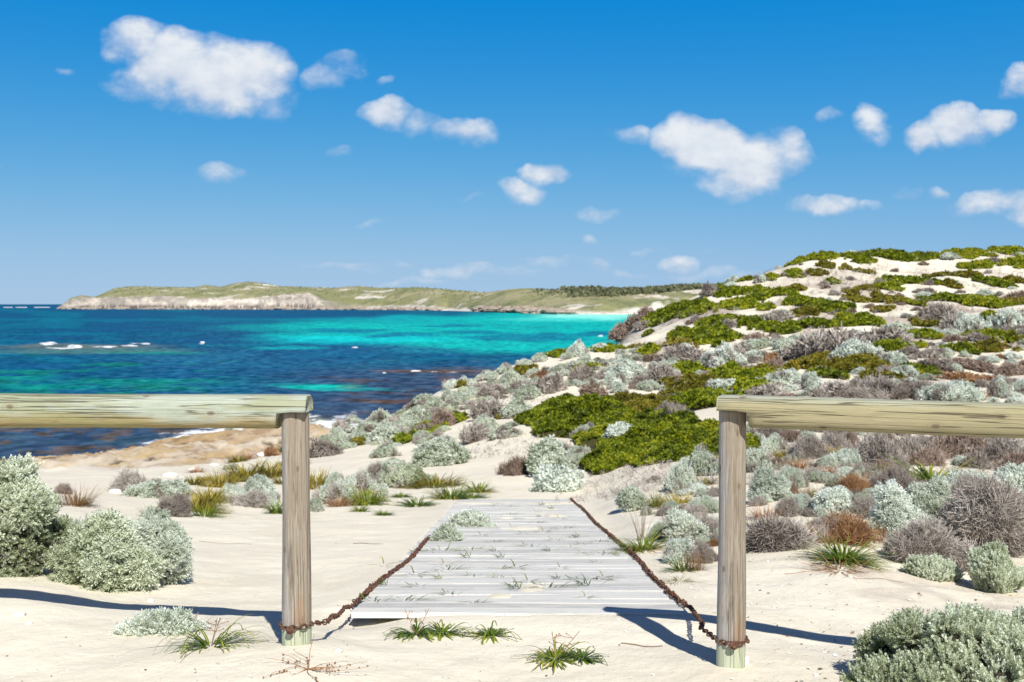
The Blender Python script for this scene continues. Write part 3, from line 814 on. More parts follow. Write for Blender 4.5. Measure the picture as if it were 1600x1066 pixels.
# ------------------------------------------------------------------ wood
def wood_material(name, kind, warm=0.0):
    """kind: rail (grain along local x), post (grain along local z), plank (grain along x)"""
    m, nt, p, o = mat(name)
    ob = N(nt, 'ShaderNodeTexCoord').outputs['Object']
    al, ac = (1.0, 14.0)
    s = {'rail': (al, 34.0, 34.0), 'post': (34.0, 34.0, al), 'plank': (0.8, 34.0, 34.0)}[kind]
    mp = N(nt, 'ShaderNodeMapping', ins={'Vector': ob, 'Scale': s}).outputs[0]
    wp = N(nt, 'ShaderNodeTexNoise', ins={'Vector': ob, 'Scale': 5.0, 'Detail': 2.0}).outputs[1]
    mpw = N(nt, 'ShaderNodeVectorMath', operation='MULTIPLY_ADD', ins={0: wp, 1: (0.55, 0.55, 0.55), 2: mp}).outputs[0]
    g1 = N(nt, 'ShaderNodeTexNoise', ins={'Vector': mpw, 'Scale': 4.6, 'Detail': 8.0, 'Roughness': 0.74}).outputs[0]
    g2 = N(nt, 'ShaderNodeTexNoise', ins={'Vector': mp, 'Scale': 11.0, 'Detail': 3.0, 'Roughness': 0.6}).outputs[0]
    big = N(nt, 'ShaderNodeTexNoise', ins={'Vector': N(nt, 'ShaderNodeMapping', ins={'Vector': ob, 'Scale': tuple(0.35 * q ** 0.45 for q in s)}).outputs[0], 'Scale': 4.0, 'Detail': 4.0, 'Roughness': 0.6}).outputs[0]
    # long drying cracks: thin lines running with the grain
    cs = tuple(0.7 if q in (1.0, 0.8) else q * 1.2 for q in s)
    cr = N(nt, 'ShaderNodeTexNoise', ins={'Vector': N(nt, 'ShaderNodeMapping', ins={'Vector': ob, 'Scale': cs, 'Location': (3.1, 1.7, 5.2)}).outputs[0], 'Scale': 1.25, 'Detail': 2.0, 'Roughness': 0.6}).outputs[0]
    crk = mth(nt, 'ABSOLUTE', mth(nt, 'SUBTRACT', cr, 0.5))
    crm = mth(nt, 'SUBTRACT', 1.0, sstep(nt, crk, 0.004, 0.020))
    crm = mth(nt, 'MULTIPLY', crm, sstep(nt, big, 0.42, 0.50))
    if kind == 'plank':
        crm = mth(nt, 'MULTIPLY', crm, 0.35)
    if kind == 'rail':
        c = ramp(nt, g1, [(0.25, (0.18, 0.20, 0.15)), (0.45, (0.31, 0.34, 0.27)), (0.6, (0.39, 0.42, 0.355)), (0.78, (0.50, 0.53, 0.47))])
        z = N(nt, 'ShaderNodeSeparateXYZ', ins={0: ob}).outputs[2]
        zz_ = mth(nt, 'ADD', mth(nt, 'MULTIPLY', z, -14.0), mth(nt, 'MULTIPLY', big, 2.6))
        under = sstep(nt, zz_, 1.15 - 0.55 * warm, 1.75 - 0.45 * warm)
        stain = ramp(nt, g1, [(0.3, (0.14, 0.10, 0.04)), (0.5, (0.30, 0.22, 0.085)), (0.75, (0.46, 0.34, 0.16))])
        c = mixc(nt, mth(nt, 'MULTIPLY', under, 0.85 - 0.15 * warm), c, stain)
        c = mixc(nt, 0.30 * warm, c, (0.42, 0.36, 0.25, 1))
        olive = sstep(nt, big, 0.47, 0.53)
        c = mixc(nt, mth(nt, 'MULTIPLY', olive, 0.5 - 0.25 * warm), c, (0.26, 0.26, 0.12, 1))
    elif kind == 'post':
        c = ramp(nt, g1, [(0.28, (0.13, 0.10, 0.07)), (0.42, (0.22, 0.18, 0.135)), (0.56, (0.29, 0.25, 0.195)), (0.76, (0.41, 0.37, 0.31))])
        x = N(nt, 'ShaderNodeSeparateXYZ', ins={0: ob})
        wx = sstep(nt, mth(nt, 'ADD', mth(nt, 'MULTIPLY', x.outputs[0], -9.0), mth(nt, 'MULTIPLY', big, 1.6)), 0.75, 1.25)
        c = mixc(nt, mth(nt, 'MULTIPLY', wx, 0.6), c, ramp(nt, g1, [(0.3, (0.25, 0.25, 0.26)), (0.7, (0.46, 0.46, 0.47))]))
        warm = sstep(nt, big, 0.52, 0.66)
        c = mixc(nt, mth(nt, 'MULTIPLY', warm, 0.5), c, (0.32, 0.17, 0.075, 1))
        # foot of the post, kept fresh green by the preservative
        ft = mth(nt, 'SUBTRACT', 1.0, sstep(nt, mth(nt, 'ADD', x.outputs[2], mth(nt, 'MULTIPLY', g1, 0.02)), 0.085, 0.105))
        c = mixc(nt, mth(nt, 'MULTIPLY', ft, 0.85), c, ramp(nt, g1, [(0.3, (0.34, 0.38, 0.25)), (0.7, (0.55, 0.60, 0.46))]))
    else:
        rn = N(nt, 'ShaderNodeAttribute', attribute_name='rnd').outputs['Fac']
        c = ramp(nt, g1, [(0.28, (0.50, 0.49, 0.46)), (0.5, (0.61, 0.605, 0.575)), (0.72, (0.69, 0.685, 0.65))])
        c = mixc(nt, 1.0, c, ramp(nt, rn, [(0.0, (0.78, 0.77, 0.76)), (0.5, (0.95, 0.94, 0.93)), (1.0, (1.06, 1.05, 1.02))]), 'MULTIPLY')
        # wind-blown sand caught on the boards
        sn = N(nt, 'ShaderNodeTexNoise', ins={'Vector': N(nt, 'ShaderNodeMapping', ins={'Vector': ob, 'Scale': (1.2, 3.0, 1)}).outputs[0], 'Scale': 2.0, 'Detail': 7.0, 'Roughness': 0.7}).outputs[0]
        c = mixc(nt, mth(nt, 'MULTIPLY', sstep(nt, sn, 0.5, 0.66), 0.55), c, (0.69, 0.64, 0.56, 1))
    # knots: an eye with rings of darker grain, spaced along the log and round it
    if kind != 'plank':
        sx_ = N(nt, 'ShaderNodeSeparateXYZ', ins={0: ob})
        along, u1, u2 = (0, 1, 2) if kind == 'rail' else (2, 0, 1)
        an = mth(nt, 'ARCTAN2', sx_.outputs[u1], sx_.outputs[u2])
        kp = N(nt, 'ShaderNodeCombineXYZ', ins={0: mth(nt, 'MULTIPLY', sx_.outputs[along], 3.6), 1: mth(nt, 'MULTIPLY_ADD', an, 0.42, 4.0), 2: 0.0}).outputs[0]
        kp = N(nt, 'ShaderNodeVectorMath', operation='MULTIPLY_ADD', ins={0: wp, 1: (0.10, 0.10, 0), 2: kp}).outputs[0]
        kd_ = N(nt, 'ShaderNodeTexVoronoi', voronoi_dimensions='2D', ins={'Vector': kp, 'Scale': 1.0, 'Randomness': 0.9}).outputs['Distance']
        eye = mth(nt, 'SUBTRACT', 1.0, sstep(nt, kd_, 0.025, 0.06))
        rings = mth(nt, 'MULTIPLY', mth(nt, 'MULTIPLY_ADD', mth(nt, 'SINE', mth(nt, 'MULTIPLY', kd_, 150.0)), 0.5, 0.5), mth(nt, 'SUBTRACT', 1.0, sstep(nt, kd_, 0.05, 0.17)))
        c = mixc(nt, mth(nt, 'MULTIPLY', rings, 0.35), c, (0.15, 0.11, 0.075, 1))
        c = mixc(nt, mth(nt, 'MULTIPLY', eye, 0.75), c, (0.13, 0.09, 0.06, 1))
    c = mixc(nt, mth(nt, 'MULTIPLY', sstep(nt, g2, 0.58, 0.75), 0.16 if kind != 'plank' else 0.12), c, (0.2, 0.17, 0.13, 1))
    c = mixc(nt, mth(nt, 'MULTIPLY', crm, 0.8 if kind == 'rail' else 0.45), c, (0.07, 0.055, 0.04, 1))
    nt.links.new(c, p.inputs['Base Color'])
    p.inputs['Roughness'].default_value = 0.85
    p.inputs['Specular IOR Level'].default_value = 0.2
    h = mth(nt, 'SUBTRACT', mth(nt, 'MULTIPLY_ADD', g1, 0.6, mth(nt, 'MULTIPLY', g2, 0.25)), mth(nt, 'MULTIPLY', crm, 1.2))
    b = N(nt, 'ShaderNodeBump', ins={'Strength': 0.8, 'Distance': 0.004, 'Height': h})
    nt.links.new(b.outputs[0], p.inputs['Normal'])
    return m


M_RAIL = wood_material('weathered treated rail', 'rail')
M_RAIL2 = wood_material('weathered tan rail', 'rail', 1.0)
M_POST = wood_material('weathered post', 'post')
M_PLANK = wood_material('bleached planks', 'plank')


def rust_material():
    m, nt, p, o = mat('rusty iron')
    g = N(nt, 'ShaderNodeNewGeometry').outputs['Position']
    n1 = N(nt, 'ShaderNodeTexNoise', ins={'Vector': g, 'Scale': 90.0, 'Detail': 4.0, 'Roughness': 0.7}).outputs[0]
    nt.links.new(ramp(nt, n1, [(0.3, (0.035, 0.017, 0.011)), (0.5, (0.095, 0.042, 0.025)), (0.68, (0.22, 0.10, 0.055)), (0.82, (0.42, 0.22, 0.13))]), p.inputs['Base Color'])
    p.inputs['Roughness'].default_value = 0.9
    b = N(nt, 'ShaderNodeBump', ins={'Strength': 0.9, 'Distance': 0.003, 'Height': n1})
    nt.links.new(b.outputs[0], p.inputs['Normal'])
    return m


M_RUST = rust_material()


def post_mesh(name, h, r, seed):
    """local origin at ground level; the wood runs on below the sand"""
    r0 = np.random.default_rng(seed)
    ns = 40; zs = np.concatenate([[-0.4], np.linspace(-0.05, h - 0.012, 30), [h - 0.004, h]])
    th = np.arange(ns) * 2 * PI / ns
    off = 0.0022 * np.sin(th * 2 + 1) + 0.0016 * np.sin(th * 3 + seed) + 0.0008 * r0.normal(size=ns)
    V = []
    for i, z in enumerate(zs):
        rad = r * (1.06 - 0.10 * max(z, 0) / h) + off + 0.0010 * np.sin(z * 9 + th * 2)
        if i == len(zs) - 1:
            rad = rad * 0.93
        x = np.cos(th) * rad + 0.002 * math.sin(z * 3.3); y = np.sin(th) * rad
        V.append(np.stack([x, y, np.full(ns, z)], 1))
    V = np.concatenate(V + [np.array([[0, 0, h]])])
    Fq = grid_faces(len(zs), ns, True)
    top = (len(zs) - 1) * ns + np.arange(ns)
    tri = np.stack([top, (len(zs) - 1) * ns + (np.arange(ns) + 1) % ns, np.full(ns, len(V) - 1)], 1)
    return mk_mesh(name, V, [Fq, tri], [M_POST])


def rail_mesh(name, L, r, notch_len, notch_z, seed):
    """along local +x from 0 (the halved end over the post) to L"""
    r0 = np.random.default_rng(seed)
    ns = 48
    th = np.arange(ns) * 2 * PI / ns
    # a log with one slightly flattened side
    base = 1 + 0.02 * np.cos(2 * th) + 0.012 * np.sin(3 * th + seed)
    sy_, sz_ = np.cos(th), np.sin(th)
    e = 0.70
    sy_ = np.sign(sy_) * np.abs(sy_) ** e; sz_ = np.sign(sz_) * np.abs(sz_) ** e
    xs = [0.0, 0.006, notch_len * 0.5, notch_len, notch_len + 0.0005] + list(np.linspace(notch_len + 0.03, L, 60))
    V = []
    for i, x in enumerate(xs):
        rad = r * base * (1 + 0.012 * math.sin(x * 4 + seed) + 0.006 * math.sin(x * 11))
        y = sy_ * rad; z = sz_ * rad
        z = np.minimum(z, r * 0.93 + 0.001 * np.sin(x * 6))
        if i == 0:
            y = y * 0.94; z = z * 0.94
        if i <= 3:
            z = np.maximum(z, notch_z + 0.002 * math.sin(x * 40))
        V.append(np.stack([np.full(ns, x + (0.012 * (z - 0).mean() if False else 0)), y, z], 1))
    # lean the shoulder of the notch a little, as sawn by hand
    V[4][:, 0] += np.clip((notch_z - V[4][:, 2]) * 0.12, 0, 1)
    V = np.concatenate(V + [np.array([[0, 0, (notch_z + r * 0.9) / 2]]), np.array([[L, 0, 0]])])
    Fq = grid_faces(len(xs), ns, True)[:, ::-1]
    k = np.arange(ns)
    t0 = np.stack([k, (k + 1) % ns, np.full(ns, len(V) - 2)], 1)
    b = (len(xs) - 1) * ns
    t1 = np.stack([b + (k + 1) % ns, b + k, np.full(ns, len(V) - 1)], 1)
    return mk_mesh(name, V, [Fq, t0[:, ::-1], t1], [M_RAIL if seed == 3 else M_RAIL2])


def bolt_mesh():
    a = Acc()
    for (r, y0, y1, ns) in ((0.0150, 0.0, -0.006, 20), (0.0080, -0.006, -0.014, 6)):
        path = np.array([[0, y0 + 0.004, 0], [0, y0, 0], [0, y1 + 0.001, 0], [0, y1, 0], [0, y1 - 0.0002, 0]])
        v, f = tube(path, [r, r, r, r * 0.86, 0.0001], ns, jitter=0.06, seed=3)
        a.add(v, f)
    return a.mesh('bolt', [M_RUST])


BOLT = bolt_mesh()
# left hitching fence
LX, LY = -0.809, 4.05
LZ = float(H(LX, LY)) - 0.005
RX, RY = 0.803, 3.95
RZ = float(H(RX, RY)) - 0.005
zt = CZ - 0.338                  # top of the rails


def fence(px_, py_, gz_, end_x, ang, L, label, sgn, bolt_py, seed):
    zt_rail = CZ + ray(800, 617.5)[1] * py_
    r = 0.0655 if sgn < 0 else 0.0600
    e = link('wooden_fence', None, (px_, py_, gz_), label=label, cat='fence')
    cz_ = zt_rail - r * 0.93
    nz_ = r * 0.93 - (0.060 if sgn < 0 else 0.052)
    ph = cz_ + nz_ - gz_ - 0.001
    link('post', post_mesh('post', ph, 0.0485, seed), parent=e)
    rm = rail_mesh('rail', L, r, 0.108, nz_, seed)
    rl = link('rail', rm, (end_x - px_, 0, cz_ - gz_), (0, 0, ang), parent=e)
    bz = CZ + ray(800, bolt_py)[1] * (py_ - 0.07) - gz_
    link('bolt', BOLT, (-0.010 if sgn < 0 else -0.004, -0.0735, bz), (0, 0, 0.1 if sgn < 0 else -0.1), parent=e)
    # second post, carrying the other end of the rail
    qx = end_x + math.cos(ang) * (L - 0.06) - px_; qy = math.sin(ang) * (L - 0.06)
    gz2 = float(H(px_ + qx, py_ + qy)) - gz_
    link('post', post_mesh('post', cz_ - r * 0.85 - gz_ - gz2, 0.05, seed + 5), (qx, qy, gz2), parent=e)
    return e, bz + gz_


fl, boltL = fence(LX, LY, LZ, LX + 0.053, PI - math.radians(2.0), 3.1, 'weathered log fence left of the boardwalk with a grey post and greenish rail', -1, 984, 3)
fr, boltR = fence(RX, RY, RZ, RX - 0.050, -math.radians(20.0), 3.0, 'weathered log fence right of the boardwalk, its post browner than the left one', 1, 1008, 4)

# ------------------------------------------------------------------ boardwalk
acc = Acc()
r0 = np.random.default_rng(9)
y = BY0; k = 0
while y < BY1:
    w = 0.141
    xl = BXL + r0.normal() * 0.006; xr = BXR + r0.normal() * 0.008
    if k == 0:
        xl, xr = BXL - 0.0, BXR + 0.01
    nx = 14
    xs = np.linspace(xl, xr, nx)
    sag = 0.003 * np.sin(xs * 3 + r0.random() * 6) + r0.normal() * 0.0004
    tilt = 0.0016 + r0.normal() * 0.0005
    prof = [(0, -0.027), (0.0, -0.0006), (0.0006, 0.0), (w - 0.014, 0.0), (w, -0.0045), (w, -0.027)]
    V = []
    for i, x in enumerate(xs):
        for (a, b) in prof:
            yy_ = y + a
            V.append((x, yy_, float(board_z(yy_)) + b + sag[i] + tilt * (a / w)))
    n = len(prof)
    Fq = []
    for i in range(nx - 1):
        for j in range(n):
            a = i * n + j; b = i * n + (j + 1) % n
            Fq.append((a, b, b + n, a + n))
    acc.add(np.array(V), np.array(Fq), rnd=r0.random())
    ends = np.array([[0, 5, 4, 3], [3, 2, 1, 0], [(nx - 1) * n + q for q in (0, 1, 2, 3)], [(nx - 1) * n + q for q in (3, 4, 5, 0)]])
    acc.F[(0, 4)].append(ends + acc.n - len(V))
    y += w + 0.0025 + abs(r0.normal()) * 0.0012
    k += 1
bw = link('boardwalk', None, (0, BY0, float(board_z(BY0))), label='bleached grey plank boardwalk sloping down through the sand between the two fences', cat='boardwalk')
dm = acc.mesh('deck', [M_PLANK], False)
dk_ = link('deck', dm, (0, -BY0, -float(board_z(BY0))), parent=bw)

# ------------------------------------------------------------------ chains
def ring(rx, ry, t, n=12, m=6):
    a = np.arange(n) * 2 * PI / n; b = np.arange(m) * 2 * PI / m
    V = []
    for i in range(n):
        ca, sa = math.cos(a[i]), math.sin(a[i])
        for j in range(m):
            V.append(((rx + t * math.cos(b[j])) * ca, (ry + t * math.cos(b[j])) * sa, t * math.sin(b[j])))
    Fq = []
    for i in range(n):
        for j in range(m):
            Fq.append((i * m + j, i * m + (j + 1) % m, ((i + 1) % n) * m + (j + 1) % m, ((i + 1) % n) * m + j))
    return np.array(V), np.array(Fq)


def chain(path, pitch, r0, jit=0.0, scale=1.0, free=1.25):
    """links laid along a path, every second one turned on edge"""
    path = np.asarray(path, float)
    seg = np.linalg.norm(np.diff(path, axis=0), axis=1); s = np.concatenate([[0], np.cumsum(seg)])
    acc = Acc()
    t = 0.0; k = 0
    rv, rf = ring(0.0145, 0.0092, 0.0029)
    while t < s[-1]:
        p = np.array([np.interp(t, s, path[:, i]) for i in range(3)])
        q = np.array([np.interp(min(t + 0.01, s[-1]), s, path[:, i]) for i in range(3)])
        o = np.array([np.interp(max(t - 0.01, 0), s, path[:, i]) for i in range(3)])
        d = q - o; d /= np.linalg.norm(d) + 1e-9
        u = np.array([0, 0, 1.0]); sd = np.cross(d, u); sd /= np.linalg.norm(sd) + 1e-9; u = np.cross(sd, d)
        on = s[-1] and jit if t > free else 0.0
        a = (k % 2) * PI / 2 + r0.normal() * (0.25 + on * 25) + 0.5
        A = math.cos(a) * sd + math.sin(a) * u; B = -math.sin(a) * sd + math.cos(a) * u
        sc = scale * (1 + 0.08 * r0.normal())
        if on:
            d = d + r0.normal(size=3) * 0.35; d /= np.linalg.norm(d)
        v = p + r0.normal(size=3) * on + sc * (rv[:, 0:1] * d + rv[:, 1:2] * A + rv[:, 2:3] * B)
        acc.add(v, rf)
        t += pitch * (0.62 if on else 1.0); k += 1
    return acc


def arc_round(cx, cy, cz, r, a0, a1, n=14, dz=0.0):
    th = np.linspace(a0, a1, n)
    return [(cx + r * math.cos(a), cy + r * math.sin(a), cz + dz * i / n) for i, a in enumerate(th)]


r0 = np.random.default_rng(12)


def board_pts(x, wob, y0, y1, step=0.12, lift=0.012):
    out = []
    for y in np.arange(y0, y1, step):
        xx_ = x + wob(y)
        out.append((xx_, y, float(board_z(y)) + lift))
    return out


cl = LY - 0.0
pL = arc_round(LX, LY, boltL + 0.0, 0.0575, -PI * 1.12, -0.10, 18, 0.004)
pL += [(LX + 0.10, LY + 0.08, boltL - 0.015), (-0.72, 4.30, boltL - 0.045), (-0.735, 4.55, CZ - 1.315), (-0.735, 4.75, CZ - 1.335), (-0.735, 4.90, float(board_z(4.9)) + 0.022)]
pL += board_pts(BXL, lambda y: 0.005 + 0.075 * smooth(np.array(y), 5.8, 8.2) + 0.02 * math.sin(y * 2.1), 5.02, 8.7)
a = chain(pL, 0.0215, r0, 0.0040)
link('rusty_chain', a.mesh('rusty_chain', [M_RUST]), label='rusty brown chain from the left post along the left edge of the boardwalk', cat='chain', group='rusty chains along the boardwalk')
pR = arc_round(RX, RY, boltR + 0.002, 0.0575, PI * 0.12, -PI * 0.93, 18, -0.0)
pR += [(RX - 0.085, RY + 0.14, boltR + 0.0), (0.76, 4.3, CZ - 1.275), (0.785, 4.6, CZ - 1.325), (0.80, 4.86, float(board_z(4.86)) + 0.03)]
pR += board_pts(BXR, lambda y: 0.012 + 0.012 * math.sin(y * 1.7) + 0.03 * math.exp(-((y - 7.0) / 0.8) ** 2), 5.0, 14.5)
a = chain(pR, 0.0215, r0, 0.0040, free=1.3)
link('rusty_chain', a.mesh('rusty_chain', [M_RUST]), label='rusty brown chain from the right post along the whole right edge of the boardwalk', cat='chain', group='rusty chains along the boardwalk')

# ================================================================== plants
def sprig_leafy(r, n=16, L=1.0, ll=0.2, lw=0.055, spread=0.9):
    """a leafy shoot of length L: n small leaves round a stem, each one folded quad"""
    V = []; Fq = []; T = []
    for i in range(n):
        t = (i + 0.3) / n
        a = i * 2.4 + r.random()
        z = L * t
        up = 0.35 + 0.75 * t
        l = ll * (1.15 - 0.5 * t) * r.uniform(0.8, 1.2)
        d = np.array([math.cos(a) * spread, math.sin(a) * spread, up]); d /= np.linalg.norm(d)
        s = np.array([-math.sin(a), math.cos(a), 0])
        b = np.array([0.02 * math.cos(a), 0.02 * math.sin(a), z])
        k = len(V)
        V += [b, b + d * l * 0.55 + s * lw, b + d * l + np.array([0, 0, 0.06 * l]), b + d * l * 0.55 - s * lw]
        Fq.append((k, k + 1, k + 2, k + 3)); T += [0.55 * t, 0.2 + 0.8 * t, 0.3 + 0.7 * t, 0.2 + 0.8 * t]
    return np.array(V), np.array(Fq), np.array(T)


def sprig_twig(r, L=1.0, w=0.03, nb=6, wild=0.6):
    V = []; Fq = []; T = []

    def stick(p, d, l, w, t0, t1, seg=2):
        nonlocal V, Fq, T
        d = d / np.linalg.norm(d)
        s = np.cross(d, r.normal(size=3)); s /= np.linalg.norm(s) + 1e-9
        q = p
        for i in range(seg):
            d2 = d + r.normal(size=3) * 0.22 * wild; d2 /= np.linalg.norm(d2)
            e = q + d2 * l / seg
            k = len(V)
            w1 = w * (1 - 0.35 * i / seg); w2 = w * (1 - 0.35 * (i + 1) / seg)
            V += [q - s * w1, q + s * w1, e + s * w2, e - s * w2]
            Fq.append((k, k + 1, k + 2, k + 3))
            T += [t0, t0, t1, t1]
            q = e; d = d2
        return q
    e = stick(np.zeros(3), np.array([0.1, 0, 1.0]) + r.normal(size=3) * 0.15, L, w, 0.2, 0.8, 3)
    for i in range(nb):
        z = r.uniform(0.1, 0.85)
        d = np.array([0, 0, 1.0]) + r.normal(size=3) * wild
        stick(np.array([0, 0, z * L]) + r.normal(size=3) * 0.03, d, L * r.uniform(0.3, 0.65), w * 0.75, 0.3, 1.0, 2)
    return np.array(V), np.array(Fq), np.array(T)


def clump_leaves(r, n=7, l=1.0, w=0.35):
    """a rosette of broad leaves"""
    V = []; Fq = []; T = []
    for i in range(n):
        a = i * 2.4 + r.random(); el = r.uniform(0.2, 1.2)
        d = np.array([math.cos(a) * math.cos(el), math.sin(a) * math.cos(el), math.sin(el)])
        s = np.array([-math.sin(a), math.cos(a), 0]); k = len(V)
        b = r.normal(size=3) * 0.12
        V += [b, b + d * l * 0.5 + s * w, b + d * l, b + d * l * 0.5 - s * w]
        Fq.append((k, k + 1, k + 2, k + 3)); v = r.random() * 0.6
        T += [v, v + 0.2, v + 0.4, v + 0.2]
    return np.array(V), np.array(Fq), np.array(T)


rT = np.random.default_rng(21)
T_NEAR = [sprig_leafy(rT, 20, 1.0, 0.27, 0.055, 0.6) for _ in range(5)]
T_FING = [sprig_leafy(rT, 22, 1.0, 0.21, 0.055, 0.5) for _ in range(5)]
T_FINE = [sprig_leafy(rT, 14, 1.0, 0.34, 0.055, 0.9) for _ in range(5)]
T_MID = [sprig_leafy(rT, 8, 1.0, 0.5, 0.11, 0.9) for _ in range(5)]
T_FAR = [sprig_leafy(rT, 4, 1.0, 0.8, 0.24, 1.0) for _ in range(5)]
T_TWIG = [sprig_twig(rT, 1.0, 0.018, 9, 0.9) for _ in range(6)]
T_TWIGM = [sprig_twig(rT, 1.0, 0.035, 6) for _ in range(6)]
T_TWIGF = [sprig_twig(rT, 1.0, 0.075, 4) for _ in range(6)]
T_ROS = [clump_leaves(rT, 6) for _ in range(5)]
T_ROSF = [clump_leaves(rT, 3, 1.0, 0.45) for _ in range(5)]


def lobes(r, n, flat=0.62, spread=0.55, rmin=0.32, rmax=0.55):
    """lobes of a unit-radius cushion: centre, radii"""
    out = [(np.array([0, 0, flat * 0.38]), np.array([0.62, 0.62, flat * 0.55]))]
    for i in range(n):
        a = i * 2.39996 + r.random() * 1.4; q = spread * math.sqrt((i + 0.5) / n) * r.uniform(0.7, 1.35)
        s = r.uniform(rmin, rmax)
        top = flat * (1 - 0.55 * (q / 0.85) ** 2)
        out.append((np.array([q * math.cos(a), q * math.sin(a), max(top - s * 0.8, 0.02) * r.uniform(0.55, 1.25)]), np.array([s, s, s * r.uniform(0.7, 0.95)])))
    return out


def sample_lobes(lb, n, r, shell=(0.82, 1.0), deep=0.35):
    A = np.array([q[1][0] ** 2 for q in lb]); A = A / A.sum()
    k = r.choice(len(lb), n * 3, p=A)
    d = r.normal(size=(n * 3, 3)); d /= np.linalg.norm(d, axis=1)[:, None]
    C = np.array([q[0] for q in lb]); Rr = np.array([q[1] for q in lb])
    sh = np.where(r.random(n * 3) < deep, r.uniform(shell[0], shell[1], n * 3), 1.0)
    p = C[k] + Rr[k] * d * sh[:, None]
    nn = d / Rr[k]; nn /= np.linalg.norm(nn, axis=1)[:, None]
    ok = p[:, 2] > 0.0
    for j in range(len(lb)):
        q = np.linalg.norm((p - C[j]) / Rr[j], axis=1)
        ok &= ~((q < 0.86) & (k != j))
    i = np.nonzero(ok)[0][:n]
    return p[i], nn[i], k[i]


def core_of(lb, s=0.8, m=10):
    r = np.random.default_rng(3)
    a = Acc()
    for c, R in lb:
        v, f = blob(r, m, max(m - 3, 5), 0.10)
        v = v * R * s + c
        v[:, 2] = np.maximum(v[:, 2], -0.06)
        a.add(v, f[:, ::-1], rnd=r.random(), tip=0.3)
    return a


def bush_parts(seed, size, T, n, sl, nl=7, flat=0.62, up=0.55, loose=0.3, rmin=0.3, rmax=0.5, spread=0.6, deep=0.35, core=0.8, stretch=(1, 1, 1), deadT=None, deadk=0.0):
    """size: true radius in metres; sl: sprig length in metres. Returns (leaf arrays, core Acc)"""
    r = np.random.default_rng(seed)
    lb = lobes(r, nl, flat, spread, rmin, rmax)
    st = np.array(stretch)
    lb = [(c * st * size, R * st * size) for c, R in lb]
    p, nn, kk = sample_lobes(lb, n, r, deep=deep)
    d = nn + np.array([0, 0, up]) + r.normal(size=nn.shape) * loose
    d /= np.linalg.norm(d, axis=1)[:, None]
    g3 = fbm(p[:, 0] / (0.20 * size) + seed, p[:, 1] / (0.20 * size) + 1.7 * p[:, 2] / (0.20 * size), 3, 77)
    keep = (g3 > -0.24) | (r.random(len(p)) < 0.25)
    p = p + nn * (g3 * 0.17 * size)[:, None]
    p, d, kk, nn = p[keep], d[keep], kk[keep], nn[keep]
    p = p - d * sl * 0.55
    p[:, 2] = np.maximum(p[:, 2], 0.0)
    lobe_len = r.uniform(0.8, 1.25, len(lb))[kk]
    L = sl * r.uniform(0.65, 1.3, len(p)) * lobe_len
    dl = np.zeros(len(p), bool)
    if deadT is not None:
        deadlobe = r.random(len(lb)) < deadk
        low = p[:, 2] < np.percentile(p[:, 2], 22)
        dl = deadlobe[kk] | (low & (r.random(len(p)) < 0.6)) | (fbm(p[:, 0] / (0.5 * size) + seed, p[:, 1] / (0.5 * size) + p[:, 2] / size, 2, 7) > 0.38)
    q = ~dl
    v, f, a, t = place(T, p[q], d[q], L[q], r)
    if deadT is not None and dl.sum() > 5:
        bush_parts.dead = place(deadT, p[dl], d[dl], L[dl] * 1.25, r)
    else:
        bush_parts.dead = None
    return (v, f, a, t), core_of(lb, core)


def one_mesh(name, parts, mats):
    (v, f, a, t), c = parts
    acc = Acc(); acc.add(v, f, 0, rnd=a, tip=t)
    if bush_parts.dead is not None:
        dv_, df_, da_, dt_ = bush_parts.dead
        acc.add(dv_, df_, 2, rnd=da_, tip=dt_)
    for (k, w), Fl in list(c.F.items()):
        off = acc.n
        for q in Fl:
            acc.F.setdefault((1, w), []).append(q + off)
    for vv in c.V:
        acc.V.append(vv); acc.n += len(vv)
    for key in ('rnd', 'tip'):
        acc.at[key] += c.at[key]
    return acc.mesh(name, mats, False)


def unit_bush(kind, lod, seed):
    """prototype of radius 1 (scaled when placed); typical real radius 0.25 to 0.8 m"""
    leaf = {'silver': M_SILVER, 'blue': M_BLUE, 'sage': M_SAGE, 'dead': M_DEAD, 'brown': M_BROWN, 'orange': M_ORANGE}[kind]
    dead = kind in ('dead', 'brown', 'orange')
    r = np.random.default_rng(seed)
    flat = r.uniform(0.5, 0.72)
    if lod == 1:      # 5 to 11 m
        T, n, sl = (T_TWIG, 2300, 0.30) if dead else (T_FINE, 3800, 0.17)
    elif lod == 2:    # 11 to 26 m
        T, n, sl = (T_TWIGM, 1500, 0.32) if dead else (T_MID, 3200, 0.14)
    else:
        T, n, sl = (T_TWIGF, 750, 0.32) if dead else (T_FAR, 2300, 0.115)
    deadT = None if dead else {1: T_TWIG, 2: T_TWIGM, 3: T_TWIGF}[lod]
    pr = bush_parts(seed, 1.0, T, n, sl, nl=int(r.integers(8, 16)), flat=flat, up=0.35 if dead else 0.45, loose=0.6 if dead else 0.38,
                    rmin=0.15, rmax=0.40, spread=0.90, deep=0.6 if dead else 0.35, core=0.62 if dead else 0.76,
                    stretch=(r.uniform(0.8, 1.3), r.uniform(0.75, 1.1), 1), deadT=deadT, deadk=r.choice([0.0, 0.08, 0.22]))
    return one_mesh({'silver': 'cushion_bush', 'blue': 'cushion_bush', 'sage': 'cushion_bush', 'dead': 'dead_bush', 'brown': 'dead_bush', 'orange': 'dry_bush'}[kind], pr, [leaf, M_CORE, M_DEAD])


PROTO = {}


